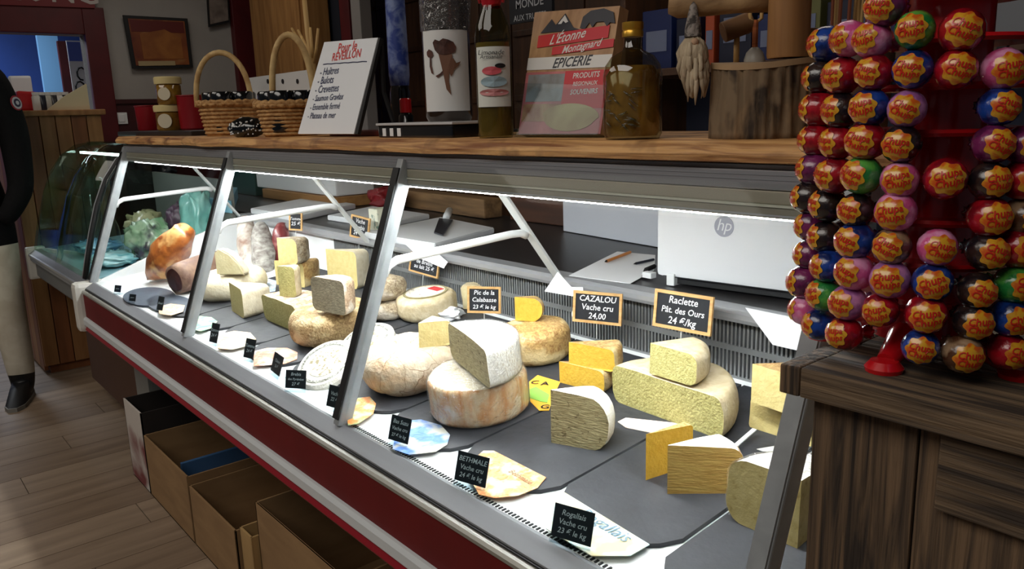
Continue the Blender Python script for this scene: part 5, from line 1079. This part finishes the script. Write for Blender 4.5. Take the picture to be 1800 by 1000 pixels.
# flask bottle with gold cap
y4 = .225; s4 = dep(on(1113, y4))/FPX; r_ = 51*s4
prof = [(0, 0), (r_*.9, 0), (r_, .008), (r_*1.0, 110*s4), (r_*.93, 125*s4), (r_*.72, 140*s4), (r_*.36, 150*s4), (r_*.3, 155*s4), (r_*.3, 178*s4), (0, 178*s4)]
e, c = bottle(1112, y4, PT, prof, glassy('flask_glass', (222, 222, 200), 1.7, .04), 'rounded glass flask of golden liqueur with a gold screw cap')
bm = bm_new(); lat(bm, [(0, .005), (r_*.84, .005), (r_*.92, .012), (r_*.92, 108*s4), (r_*.7, 124*s4), (0, 126*s4)], c); finish('liqueur', bm, mat('liqueur_gold', (190, 146, 66), (118, 80, 34), scale=16, rough=.1, coat=.4), e, True)
bm = bm_new(); lat(bm, [(0, 172*s4), (r_*.35, 172*s4), (r_*.36, 180*s4), (r_*.33, 183*s4), (r_*.36, 186*s4), (r_*.36, 196*s4), (0, 198*s4)], c); finish('cap', bm, mat('gold_cap', (214, 164, 60), rough=.3, metal=.7), e, True)
bm = bm_new()
for k in range(22):
    th = math.atan2(-.64, .77)-random.uniform(.0, 1.15); zz = random.uniform(.015, 88*s4); p = c+Vector((r_*1.0*math.cos(th), r_*1.0*math.sin(th), zz)); t_ = Vector((-math.sin(th), math.cos(th), random.uniform(-1, 1))).normalized()
    tube(bm, [p-t_*.008, p+Vector((math.cos(th), math.sin(th), 0))*.0015, p+t_*.008], [.0008, .002, .0008], 5)
finish('embossed_leaves', bm, MATS['flask_glass'], e, 'all')
# bark log, wooden post with branch, gnome, mallet, fork
y5 = .28; la, lb_ = on(1238, y5), on(1432, y5); s5 = dep((la+lb_)/2)/FPX; cL = (la+lb_)/2+Vector((.0, .02, 0)); hL = 128*s5; rL = 97*s5
M_bark = mat('bark', (140, 114, 84), (52, 40, 30), scale=30, stretch=(1.6, 1.6, .4), rough=.9, bump=1.0, bscale=26, c3=(120, 100, 76), c3scale=20)
M_logtop = mat('log_top', (168, 138, 102), (136, 108, 76), scale=10, rough=.75, bump=.3)
e = empty('bark_log', cL, 'thick cut log slab with dark furrowed bark on the plank', 'log'); bm = bm_new(); seg = 72; rings = []
def lrad(th, z):
    d = Vector((math.cos(th), math.sin(th), 0)); groove = abs(noise.noise(Vector((d.x*4.2, d.y*4.2, z*3))))*1.6; fine = noise.noise(Vector((d.x*13, d.y*13, z*16)))
    t = z/hL; return rL*(1.0-.10*max(0, .3-groove)/.3*(1-t**6)+.02*fine*(1-t**4)+.025*noise.noise(Vector((d.x*1.5, d.y*1.5, 3))))*(1-.03*t)
def ltop(th): return .004*math.sin(th*2+1)
seg = 140
for j in range(13):
    z = hL*j/12
    rings.append([bm.verts.new(cL+Vector((math.cos(2*PI*k/seg)*lrad(2*PI*k/seg, z), math.sin(2*PI*k/seg)*lrad(2*PI*k/seg, z), z+(ltop(2*PI*k/seg)-.001 if j == 12 else 0)))) for k in range(seg)])
for a, b in zip(rings, rings[1:]):
    for k in range(seg): bm.faces.new((a[k], a[(k+1) % seg], b[(k+1) % seg], b[k]))
bm.faces.new(rings[0][::-1]); finish('bark', bm, M_bark, e, 'all')
bm = bm_new(); top = [bm.verts.new(cL+Vector((1.015*lrad(2*PI*k/seg, hL)*math.cos(2*PI*k/seg), 1.015*lrad(2*PI*k/seg, hL)*math.sin(2*PI*k/seg), hL+ltop(2*PI*k/seg)))) for k in range(seg)]
low = [bm.verts.new(cL+(v.co-cL)*.995-Vector((0, 0, .007))) for v in top]; tc_ = bm.verts.new(cL+Vector((0, 0, hL+.001)))
for k in range(seg): bm.faces.new((top[k], top[(k+1) % seg], tc_)); bm.faces.new((low[k], low[(k+1) % seg], top[(k+1) % seg], top[k]))
finish('cut_top', bm, M_logtop, e, True)
zl = PT+hL+.004
def onlog(px, py, y): p = at(px, py, y=y); p.z = zl; return p
M_turn = wood('turned_wood', (176, 128, 78), (134, 92, 52), 'z', 9, .5, .15)
pc_ = at(1379, 108, z=zl) if False else on(1379, .30); pc_.z = zl; sp = dep(pc_)/FPX; rr = 36*sp
bm = bm_new(); lat(bm, [(0, 0), (rr*.96, 0), (rr, .004), (rr*.98, .2), (0, .2)], pc_, 32)
e = empty('wooden_post', pc_, 'turned wooden cylinder on the log with a branch arm', 'wooden post'); finish('cylinder', bm, M_turn, e, True)
ba, bb = at(1176, 8, y=.22), at(1350, 4, y=.30)
bm = bm_new(); tube(bm, [ba, ba.lerp(bb, .1), ba.lerp(bb, .4), ba.lerp(bb, .7), bb], [.012, .018, .016, .014, .013], 12); wobble(bm, .002, 30); finish('branch_arm', bm, wood('driftwood', (186, 150, 104), (130, 98, 64), 'x', 10, .7, .4), e, 'all')
# gnome
yg = .225; g0 = at(1216, 20, y=yg); g1 = at(1218, 62, y=yg); sg = dep(g1)/FPX
e = empty('hanging_gnome', at(1215, 190, y=yg), 'hanging furry gnome ornament with grey knitted hat and long beard', 'ornament')
gm = mat('gnome_hat', (150, 140, 132), (70, 64, 60), scale=90, rough=.9, bump=.8, bscale=140, lo=.45, hi=.55)
cg_ = at(1218, 65, y=yg); bm = bm_new(); H_ = 58*sg; lat(bm, [(15*sg, 0), (14*sg, H_*.25), (10*sg, H_*.6), (6*sg, H_*.9), (2*sg, H_), (0, H_+.001)], cg_, 20); lat(bm, [(15*sg, 0), (0, .004)], cg_, 20); finish('hat', bm, gm, e, 'all')
M_fur = mat('beard_fur', (196, 178, 150), (150, 130, 104), scale=40, stretch=(1, 1, .25), rough=.95, bump=.9, bscale=120)
bm = bm_new(); bmesh.ops.create_icosphere(bm, subdivisions=4, radius=1)
for v in bm.verts:
    t = (1-v.co.z)/2; wd_ = (.75+.45*math.sin(min(1, t*1.6)*PI)*(1-t*.5))*(1-.35*t); n_ = noise.noise(Vector((v.co.x*5, v.co.y*5, v.co.z*1.2)))*.22
    v.co = cg_+Vector((v.co.x*30*sg*(wd_+n_), v.co.y*22*sg*(wd_+n_), .006-t*112*sg+noise.noise(v.co*6)*.004))
finish('beard', bm, M_fur, e, 'all')
for k in range(26):
    th = random.uniform(-2.2, .6); p = cg_+Vector((22*sg*math.cos(th), 18*sg*math.sin(th), -random.uniform(10, 60)*sg)); bm = bm_new(); ln = random.uniform(35, 62)*sg
    tube(bm, [p, p+Vector((math.cos(th)*.004, math.sin(th)*.004, -ln*.5)), p+Vector((random.uniform(-.004, .004), random.uniform(-.004, .004), -ln))], [.0035, .004, .0006], 5); finish('beard_lock', bm, M_fur, e, 'all')
bm = bm_new(); bmesh.ops.create_icosphere(bm, subdivisions=2, radius=7*sg, matrix=Matrix.Translation(cg_+Vector((17*sg*.77, -17*sg*.64, -10*sg)))); finish('nose', bm, mat('gnome_nose', (186, 150, 120), rough=.8), e, 'all')
bm = bm_new(); tube(bm, [cg_+Vector((0, 0, H_)), at(1219, 6, y=yg)], .0012, 5); finish('string', bm, M_black, e)
# mallet, fork, dome jar standing on the log
p = onlog(1294, 110, .34); sm = dep(p)/FPX; e = empty('wooden_mallet', p, 'small wooden mallet standing head up on the log', 'mallet')
bm = bm_new(); hh = p+Vector((0, 0, 48*sm)); tube(bm, [p, hh], 5*sm, 8); finish('handle', bm, M_stick, e, 'all')
bm = bm_new(); hd = p+Vector((0, 0, 62*sm)); ax = (CAMR+Vector((0, 0, .35))).normalized(); tube(bm, [hd-ax*26*sm, hd-ax*25*sm, hd+ax*25*sm, hd+ax*26*sm], [17*sm, 18*sm, 18*sm, 17*sm], 14); finish('head', bm, mat('mallet_head', (120, 84, 50), (90, 60, 34), scale=12, rough=.7), e, True)
p = onlog(1326, 108, .35); sm = dep(p)/FPX; e = empty('wooden_fork', p, 'two-pronged wooden fork bound with orange twine in a pale dome', 'fork')
bm = bm_new(); lat(bm, [(0, 0), (18*sm, 0), (18*sm, 6*sm), (14*sm, 18*sm), (6*sm, 26*sm), (0, 27*sm)], p, 20); finish('dome', bm, mat('dome_pale', (176, 170, 160), rough=.4), e, True)
bm = bm_new(); tube(bm, [p+Vector((0, 0, 24*sm)), p+Vector((0, 0, 72*sm))], 5*sm, 8); finish('shaft', bm, mat('twine_orange', (186, 104, 56), (140, 74, 40), scale=60, stretch=(.1, .1, 3), rough=.8), e)
for sgn in (-1, 1):
    bm = bm_new(); tube(bm, [p+Vector((0, 0, 68*sm)), p+CAMR*sgn*10*sm+Vector((0, 0, 74*sm)), p+CAMR*sgn*11*sm+Vector((0, 0, 108*sm))], 3.5*sm, 6); finish('prong', bm, M_stick, e, 'all')
p = onlog(1420, 108, .36); sm = dep(p)/FPX; e = empty('wooden_plaque', p, 'small pale wooden plaque with stripes behind the lollipops', 'plaque')
Mx = frame_m(p, CAMR, (0, 0, 1)); bm = bm_new(); box(bm, (-14*sm, 0, -.006), (14*sm, 52*sm, .006), .002, Mx); finish('block', bm, M_turn, e)
for k in range(6): bm = bm_new(); box(bm, (-8*sm, (9+6*k)*sm, .006), (8*sm, (11+6*k)*sm, .0072), 0, Mx); finish('stripe', bm, M_brown2, e)
p = on(1498, .42); sm = dep(p)/FPX; e = empty('twig_bundle', p, 'bundle of thin upright reddish twigs behind the lollipop stand', 'twigs')
bm = bm_new(); lat(bm, [(0, 0), (.045, 0), (.05, .12), (.045, .13), (0, .13)], p, 20); finish('pot', bm, M_brown2, e, True)
for k in range(16):
    bm = bm_new(); q0 = p+CAMR*(-.04+.0053*k)+Vector((0, random.uniform(-.02, .02), .1)); tube(bm, [q0, q0+Vector((random.uniform(-.01, .01), 0, .3))], .0025, 5); finish('twig', bm, [mat('twig_red', (150, 84, 56), rough=.7), M_stick][k % 2], e)
# black chalk sign, blue cloth, red-top bottle and rack: hanging/standing behind
a, b = at(895, 20, y=.62), at(970, 20, y=.62); z1 = at(930, 38, y=.62).z; z0 = z1+.16
e = empty('chalk_poster', ((a.x+b.x)/2, .62, z1), 'black poster with white capital letters behind the bottles', 'poster')
bm = bm_new(); box(bm, (a.x, .62, z1), (b.x, .63, z0), .002); finish('board', bm, M_chalk, e)
for k, s_ in enumerate(('FONDU', 'MONDE', 'AUX TRUFFES')): text(s_, ((a.x+b.x)/2, .6185, z1+.073-.031*k), (1, 0, 0), (0, 0, 1), (.03, .028, .019)[k], mat('grey_letters', (170, 172, 176), rough=.7), e, shear=0, bold=.01)
bm = bm_new(); tube(bm, [((a.x+b.x)/2, .64, PT), ((a.x+b.x)/2, .64, z1+.05)], .006, 6); box(bm, ((a.x+b.x)/2-.05, .56, PT), ((a.x+b.x)/2+.05, .66, PT+.006)); finish('stand', bm, M_black, e)
p = on(708, .44); sm = dep(p)/FPX; e = empty('blue_bottle', p, 'tall bottle in blue and white patterned sleeve with dark base', 'bottle')
bm = bm_new(); lat(bm, [(0, 82*sm), (16*sm, 82*sm), (18*sm, 100*sm), (17*sm, 190*sm), (16*sm, 290*sm), (0, 292*sm)], p, 20); finish('sleeve', bm, mat('sleeve_blue', (44, 64, 140), (130, 146, 190), scale=34, rough=.4, lo=.4, hi=.6), e, True)
bm = bm_new(); lat(bm, [(0, 0), (18*sm, 0), (18*sm, 70*sm), (15*sm, 84*sm), (0, 84*sm)], p, 20); finish('base', bm, M_jet, e, True)
p = on(722, .34); p.z = PT; sm = dep(p)/FPX; e = empty('red_cap_bottle', p, 'short dark bottle with red cap beside the mushroom bottle', 'bottle')
p = on(716, .40); bm = bm_new(); lat(bm, [(0, 0), (14*sm, 0), (14*sm, 34*sm), (9*sm, 40*sm), (0, 40*sm)], p, 16); finish('body', bm, M_jet, e, True)
bm = bm_new(); lat(bm, [(0, 40*sm), (11*sm, 40*sm), (11*sm, 64*sm), (9*sm, 66*sm), (0, 66*sm)], p, 16); finish('cap', bm, M_redpl, e, True)

a, b = at(1712, 40, y=.5), at(1900, 40, y=.5); z1 = at(1760, 66, y=.5).z; e = empty('grey_sign', ((a.x+b.x)/2, .5, PT), 'grey sign board on legs behind the top of the lollipop stand', 'sign')
bm = bm_new(); box(bm, (a.x, .5, z1), (b.x, .512, z1+.055), .002); finish('board', bm, mat('sign_grey', (120, 124, 130), rough=.6), e)
bm = bm_new(); tube(bm, [(a.x+(b.x-a.x)*k/8, .5, z1+.06+.004*(k % 2)) for k in range(9)], .006, 6); finish('garland', bm, M_black, e)
for xx_ in (a.x+.03, b.x-.03): bm = bm_new(); box(bm, (xx_, .502, PT if xx_ < -.41 else .0), (xx_+.012, .512, z1)); finish('leg', bm, M_black, e)
# ---- background behind the counter
def bgbox(name, x0px, x1px, ztop, zbot, y, m, label, cat, d=.3):
    a, b = at(x0px, 100, y=y), at(x1px, 100, y=y); bm = bm_new(); box(bm, (a.x, y, zbot), (b.x, y+d, ztop), .006); o = finish(name, bm, m); recenter(o); return tag(o, label, cat), a, b
o, a, b = bgbox('oak_cabinet', 447, 540, 2.6, 0, 1.75, M_oak, 'tall oak cupboard behind the counter, above the baskets', 'cupboard', .18)
bm = bm_new(); box(bm, (a.x+.04, 1.735, .1), (b.x-.04, 1.75, 2.5), .004); dd = finish('door', bm, M_oak, o)
bm = bm_new(); tube(bm, [(b.x-.07, 1.72, 1.5), (b.x-.07, 1.72, 1.62)], .008, 6); finish('handle', bm, M_black, dd)
bgbox('dark_curtain', 541, 602, 2.6, 0, 1.95, mat('navy_dark', (14, 18, 32), rough=.9), 'very dark navy curtain between oak cupboard and red post', 'curtain', .1)
bgbox('red_post', 602, 619, 2.6, 0, 1.9, M_dred, 'dark red upright post behind the counter', 'post', .12)
bgbox('grey_pipe', 622, 638, 2.6, 0, 1.88, mat('pipe_grey', (150, 144, 140), rough=.6), 'pale grey upright pipe casing next to the red post', 'pipe', .08)
# shelf with blue boxes to the right
a, b = at(1090, 100, y=1.5), at(1480, 100, y=1.5)
e = empty('shelf_unit', ((a.x+b.x)/2, 1.6, 0), 'dark shelf unit with blue goods behind the gnome', 'shelf')
bm = bm_new(); box(bm, (a.x, 1.5, 0), (b.x+.5, 1.86, .05)); finish('foot', bm, M_black, e)
bm = bm_new(); box(bm, (a.x, 1.85, .05), (b.x+.5, 1.88, 2.3)); finish('back', bm, mat('shelf_back', (22, 26, 44), rough=.8), e)
for zz in (.9, 1.22, 1.46): bm = bm_new(); box(bm, (a.x, 1.5, zz), (b.x+.5, 1.85, zz+.025), .003); finish('shelf_board', bm, M_brown, e)
for xx in (a.x, b.x+.48): bm = bm_new(); box(bm, (xx, 1.5, .05), (xx+.025, 1.86, 2.3), .003); finish('upright', bm, M_brown2, e)
mb = [mat('goods_blue', (26, 42, 96), rough=.4), mat('goods_navy', (18, 24, 52), rough=.4), mat('goods_orange', (180, 76, 40), rough=.4), mat('goods_olive', (110, 110, 60), rough=.5)]
xx = a.x+.06; k = 0
nm_ = ['blue', 'navy', 'orange', 'navy', 'blue', 'olive', 'navy', 'blue', 'orange', 'navy', 'blue', 'navy']
idx = {'blue': 0, 'navy': 1, 'orange': 2, 'olive': 3}
while k < 12 and xx < b.x+.4:
    wd = [.13, .1, .035, .12, .10, .09, .08, .1, .04, .1, .1, .1][k]; hh = [.2, .16, .17, .22, .14, .19, .15, .2, .16, .18, .15, .2][k]
    ee = empty('goods_box', (xx+wd/2, 1.6, 1.4855), '%s box on the upper shelf behind the log, %s from the left' % (nm_[k], ords[k]), 'box', 'boxes on the dark shelf')
    bm = bm_new(); box(bm, (xx, 1.55, 1.4855), (xx+wd, 1.72, 1.4855+hh), .004); finish('carton', bm, mb[idx[nm_[k]]], ee)
    bm = bm_new(); box(bm, (xx+wd*.15, 1.548, 1.4855+hh*.3), (xx+wd*.85, 1.55, 1.4855+hh*.65), 0); finish('box_label', bm, mat('box_label', (120, 130, 160), rough=.6), ee)
    xx += wd+.02; k += 1

# ================================================================== TABLE AND LOLLIPOPS
M_old = mat('weathered_wood', (112, 91, 68), (50, 39, 30), scale=34, stretch=(.10, 2.4, 2.4), rough=.85, bump=1.0, bscale=80, lo=.38, hi=.62, dist=.8)
M_oldz = mat('weathered_wood_upright', (108, 85, 62), (44, 34, 26), scale=30, stretch=(2.4, 2.4, .11), rough=.85, bump=1.0, bscale=70, lo=.38, hi=.62, dist=1.6)
TZ = 1.113; tb = empty('wooden_stand_table', (-.1, .15, 0), 'weathered dark wooden table carrying the lollipop stand', 'table')
def plk(x0, x1, y0, y1, z0, z1, m, nm='top_board'):
    bm = bm_new(); box(bm, (x0, y0, z0), (x1, y1, z1), .002); bmesh.ops.subdivide_edges(bm, edges=[e_ for e_ in bm.edges if e_.calc_length() > .1], cuts=6, use_grid_fill=True); wobble(bm, .0012, 25); return finish(nm, bm, m, tb)
plk(-.392, -.372, -.052, .36, TZ-.028, TZ, M_oldz, 'end_board')
for k, (y0, y1) in enumerate(((-.052, .06), (.062, .17), (.172, .265), (.267, .36))): plk(-.371, .42, y0, y1, TZ-.028, TZ, M_old)
for k in range(4):
    x0 = -.368+.098*k; plk(x0, x0+.096, -.030, -.012, .02, TZ-.03, M_oldz, 'front_board')
for k in range(4):
    y0 = -.012+.085*k; plk(-.372, -.356, y0, y0+.083, .02, TZ-.03, M_oldz, 'side_board')
plk(-.25, .4, -.040, -.031, TZ-.10, TZ-.032, M_old, 'cross_board')
plk(-.37, .40, .33, .345, .02, TZ-.03, M_old, 'back_board'); plk(.385, .40, -.012, .33, .02, TZ-.03, M_oldz, 'side_board')
# red stand
SC = Vector((-.315, .075, TZ)); st = empty('lollipop_stand', SC, 'red plastic tiered lollipop stand on the weathered table', 'stand')
bm = bm_new(); lat(bm, [(0, .02), (.05, .02), (.045, .05), (.036, .10), (.034, .46), (.03, .50), (0, .505)], SC, 28); finish('column', bm, M_redpl, st, True)
for k in range(11):
    z = .055+.0385*k; bm = bm_new(); lat(bm, [(.034, z), (.066, z-.002), (.068, z+.001), (.066, z+.004), (.034, z+.003)], SC, 32); finish('tier_ring', bm, M_redpl, st, True)
for dx, dy in ((-.092, -.02), (.0, -.082), (.088, -.02), (.01, .09)):
    bm = bm_new(); d = Vector((dx, dy, 0)); tube(bm, [SC+d*.25+Vector((0, 0, .035)), SC+d*.6+Vector((0, 0, .022)), SC+d*.95+Vector((0, 0, .008))], [.014, .014, .009], 10)
    vs = lathe(bm, [(0, 0), (.016, 0), (.017, .004), (.012, .010), (0, .012)], 16, Matrix.Translation(SC+d)); finish('foot', bm, M_redpl, st, True)
tp_ = SC+Vector((0, 0, .505)); bm = bm_new(); box(bm, (-.042, -.03, -.02), (.042, .03, .0), .008, Matrix.Translation(tp_) @ Matrix.Rotation(.88, 4, 'Z')); lat(bm, [(.03, 0), (.022, .02), (.01, .05), (0, .055)], tp_, 20); finish('top_piece', bm, M_redpl, st, True)
# lollipop prototype meshes
LR = .0163
def wrapper_mesh(cname, c_a, c_b):
    m = mat('wrap_'+cname, c_a, c_b, scale=60, rough=.22, coat=.6, bump=.35, bscale=90, lo=.45, hi=.6); bm = bm_new()
    lathe(bm, [(0, LR), (LR*.35, LR*.94), (LR*.68, LR*.74), (LR*.9, LR*.42), (LR*1.0, 0), (LR*.95, -LR*.35), (LR*.78, -LR*.7), (LR*.5, -LR*.98), (LR*.22, -LR*1.2), (LR*.16, -LR*1.4), (LR*.34, -LR*1.75), (LR*.42, -LR*1.95), (LR*.1, -LR*1.6), (0, -LR*1.6)], 22)
    for v in bm.verts:
        th = math.atan2(v.co.y, v.co.x); t = max(0, -v.co.z/LR-.2); v.co += Vector((v.co.x, v.co.y, 0))*.10*t*math.sin(th*9)+noise.noise_vector(v.co*150)*.0006
    bmesh.ops.recalc_face_normals(bm, faces=bm.faces); me = bpy.data.meshes.new('lollipop'); bm.to_mesh(me); bm.free(); me.materials.append(m)
    for p in me.polygons: p.use_smooth = True
    return me
def badge_mesh():
    bm = bm_new(); c0 = bm.verts.new((0, 0, LR*1.035)); prev = None; n = 48
    for j in (1, 2, 3, 4):
        ring = []
        for k in range(n):
            ph = 2*PI*k/n; th = math.radians(46)*(j/4)*(1+.10*math.cos(8*ph)*(j/4)); ring.append(bm.verts.new((LR*1.035*math.sin(th)*math.cos(ph), LR*1.035*math.sin(th)*math.sin(ph), LR*1.035*math.cos(th))))
        for k in range(n):
            if prev is None: bm.faces.new((c0, ring[k], ring[(k+1) % n]))
            else: bm.faces.new((prev[k], ring[k], ring[(k+1) % n], prev[(k+1) % n]))
        prev = ring
    bmesh.ops.recalc_face_normals(bm, faces=bm.faces); me = bpy.data.meshes.new('logo'); bm.to_mesh(me); bm.free(); me.materials.append(mat('logo_yellow', (214, 158, 38), (204, 92, 26), scale=110, rough=.25, coat=.5, lo=.48, hi=.6))
    for p in me.polygons: p.use_smooth = True
    return me
def letters_mesh():
    t1 = text('Chupa', (0, LR*.24, 0), (1, 0, 0), (0, 1, 0), LR*.60, None, shear=.15, bold=.02); t2 = text('Chups', (0, -LR*.24, 0), (1, 0, 0), (0, 1, 0), LR*.60, None, shear=.15, bold=.02)
    bm = bm_new(); bm.from_mesh(t1.data); bm.from_mesh(t2.data)
    for o_ in (t1, t2): me_ = o_.data; bpy.data.objects.remove(o_); bpy.data.meshes.remove(me_)
    bmesh.ops.triangulate(bm, faces=bm.faces); bmesh.ops.subdivide_edges(bm, edges=[e_ for e_ in bm.edges if e_.calc_length() > LR*.15], cuts=1)
    for v in bm.verts:
        q_ = Vector((v.co.x*.9, v.co.y*.9, LR)).normalized(); v.co = q_*LR*1.075
    me = bpy.data.meshes.new('logo_lettering'); bm.to_mesh(me); bm.free(); me.materials.append(mat('logo_red', (196, 34, 26), rough=.3)); return me
def stick_mesh():
    bm = bm_new(); tube(bm, [(0, 0, -LR*1.2), (0, 0, -.042)], .0017, 6); me = bpy.data.meshes.new('stick'); bmesh.ops.recalc_face_normals(bm, faces=bm.faces); bm.to_mesh(me); bm.free(); me.materials.append(M_white); return me
cols = dict(red=((170, 20, 34), (120, 12, 26)), pink=((206, 84, 140), (226, 150, 190)), blue=((30, 66, 150), (16, 34, 90)), green=((40, 130, 60), (90, 170, 70)), dark=((50, 34, 30), (24, 20, 24)), purple=((120, 40, 90), (80, 24, 64)), lilac=((196, 130, 180), (150, 90, 150)), brown=((84, 52, 34), (160, 130, 100)))
WM = {k: wrapper_mesh(k, *v) for k, v in cols.items()}; BM_, LM_, SM_ = badge_mesh(), letters_mesh(), stick_mesh()
ROWS = [[(1555, 12, 'purple')],
 [(1453, 78, 'blue'), (1492, 68, 'pink'), (1533, 70, 'pink'), (1608, 53, 'green'), (1691, 54, 'red')],
 [(1440, 136, 'dark'), (1480, 133, 'red'), (1536, 128, 'red'), (1604, 122, 'blue'), (1681, 122, 'red'), (1764, 121, 'pink')],
 [(1438, 192, 'red'), (1477, 194, 'dark'), (1528, 189, 'blue'), (1594, 192, 'lilac'), (1757, 187, 'blue')],
 [(1433, 246, 'red'), (1472, 250, 'red'), (1521, 248, 'red'), (1584, 253, 'dark'), (1747, 253, 'purple'), (1803, 255, 'purple')],
 [(1431, 298, 'purple'), (1467, 308, 'red'), (1514, 308, 'green'), (1581, 316, 'pink'), (1662, 314, 'red'), (1740, 318, 'dark'), (1800, 316, 'red')],
 [(1421, 347, 'dark'), (1454, 360, 'dark'), (1504, 369, 'dark'), (1574, 372, 'pink'), (1740, 381, 'red'), (1800, 381, 'brown')],
 [(1425, 397, 'purple'), (1450, 417, 'dark'), (1502, 423, 'blue'), (1567, 433, 'brown'), (1648, 435, 'pink'), (1736, 442, 'dark'), (1790, 435, 'red')],
 [(1423, 448, 'purple'), (1454, 468, 'blue'), (1501, 478, 'pink'), (1564, 491, 'lilac'), (1639, 496, 'blue'), (1718, 511, 'dark'), (1783, 500, 'green')],
 [(1414, 496, 'purple'), (1448, 518, 'green'), (1490, 532, 'lilac'), (1547, 545, 'red'), (1628, 552, 'red'), (1711, 565, 'dark'), (1776, 558, 'blue')],
 [(1414, 545, 'pink'), (1439, 570, 'blue'), (1484, 586, 'red'), (1618, 610, 'blue'), (1693, 622, 'brown'), (1772, 617, 'red')]]
RR = .098
for ri, row in enumerate(ROWS):
    for ki, (px, py, cn_) in enumerate(row):
        r0 = ray(px, py); o2 = Vector((CAM.x-SC.x, CAM.y-SC.y)); d2 = Vector((r0.x, r0.y)); a_ = d2.dot(d2); b_ = 2*o2.dot(d2); c_ = o2.dot(o2)-RR*RR; disc_ = b_*b_-4*a_*c_
        t_ = (-b_-math.sqrt(disc_))/(2*a_) if disc_ > 0 else -b_/(2*a_)
        p = CAM+r0*t_; out = Vector((p.x-SC.x, p.y-SC.y, 0)).normalized(); 
        out = (out+Vector((.77, -.64, 0))*.18+Vector((random.uniform(-.12, .12), random.uniform(-.12, .12), random.uniform(-.05, .12)))).normalized()
        side = Vector((0, 0, 1)).cross(out).normalized(); u_ = out.cross(side)
        Mx = Matrix((side, u_, out)).transposed().to_4x4() @ Matrix.Rotation(random.uniform(-.4, .4), 4, 'Z'); Mx.translation = p
        o = bpy.data.objects.new('lollipop', WM[cn_]); COL.objects.link(o); o.matrix_world = Mx; s_ = random.uniform(.94, 1.06); o.scale = (s_, s_, s_)
        tag(o, '%s-wrapped lollipop, %s from the left in the %s row from the top' % (cn_, ords[ki], ords[ri]), 'lollipop', 'lollipops on the red stand')
        for nm, me in (('logo', BM_), ('stick', SM_)):
            ch = bpy.data.objects.new(nm, me); COL.objects.link(ch); ch.parent = o
            if nm == 'logo': c3_ = bpy.data.objects.new('logo_lettering', LM_); COL.objects.link(c3_); c3_.parent = ch
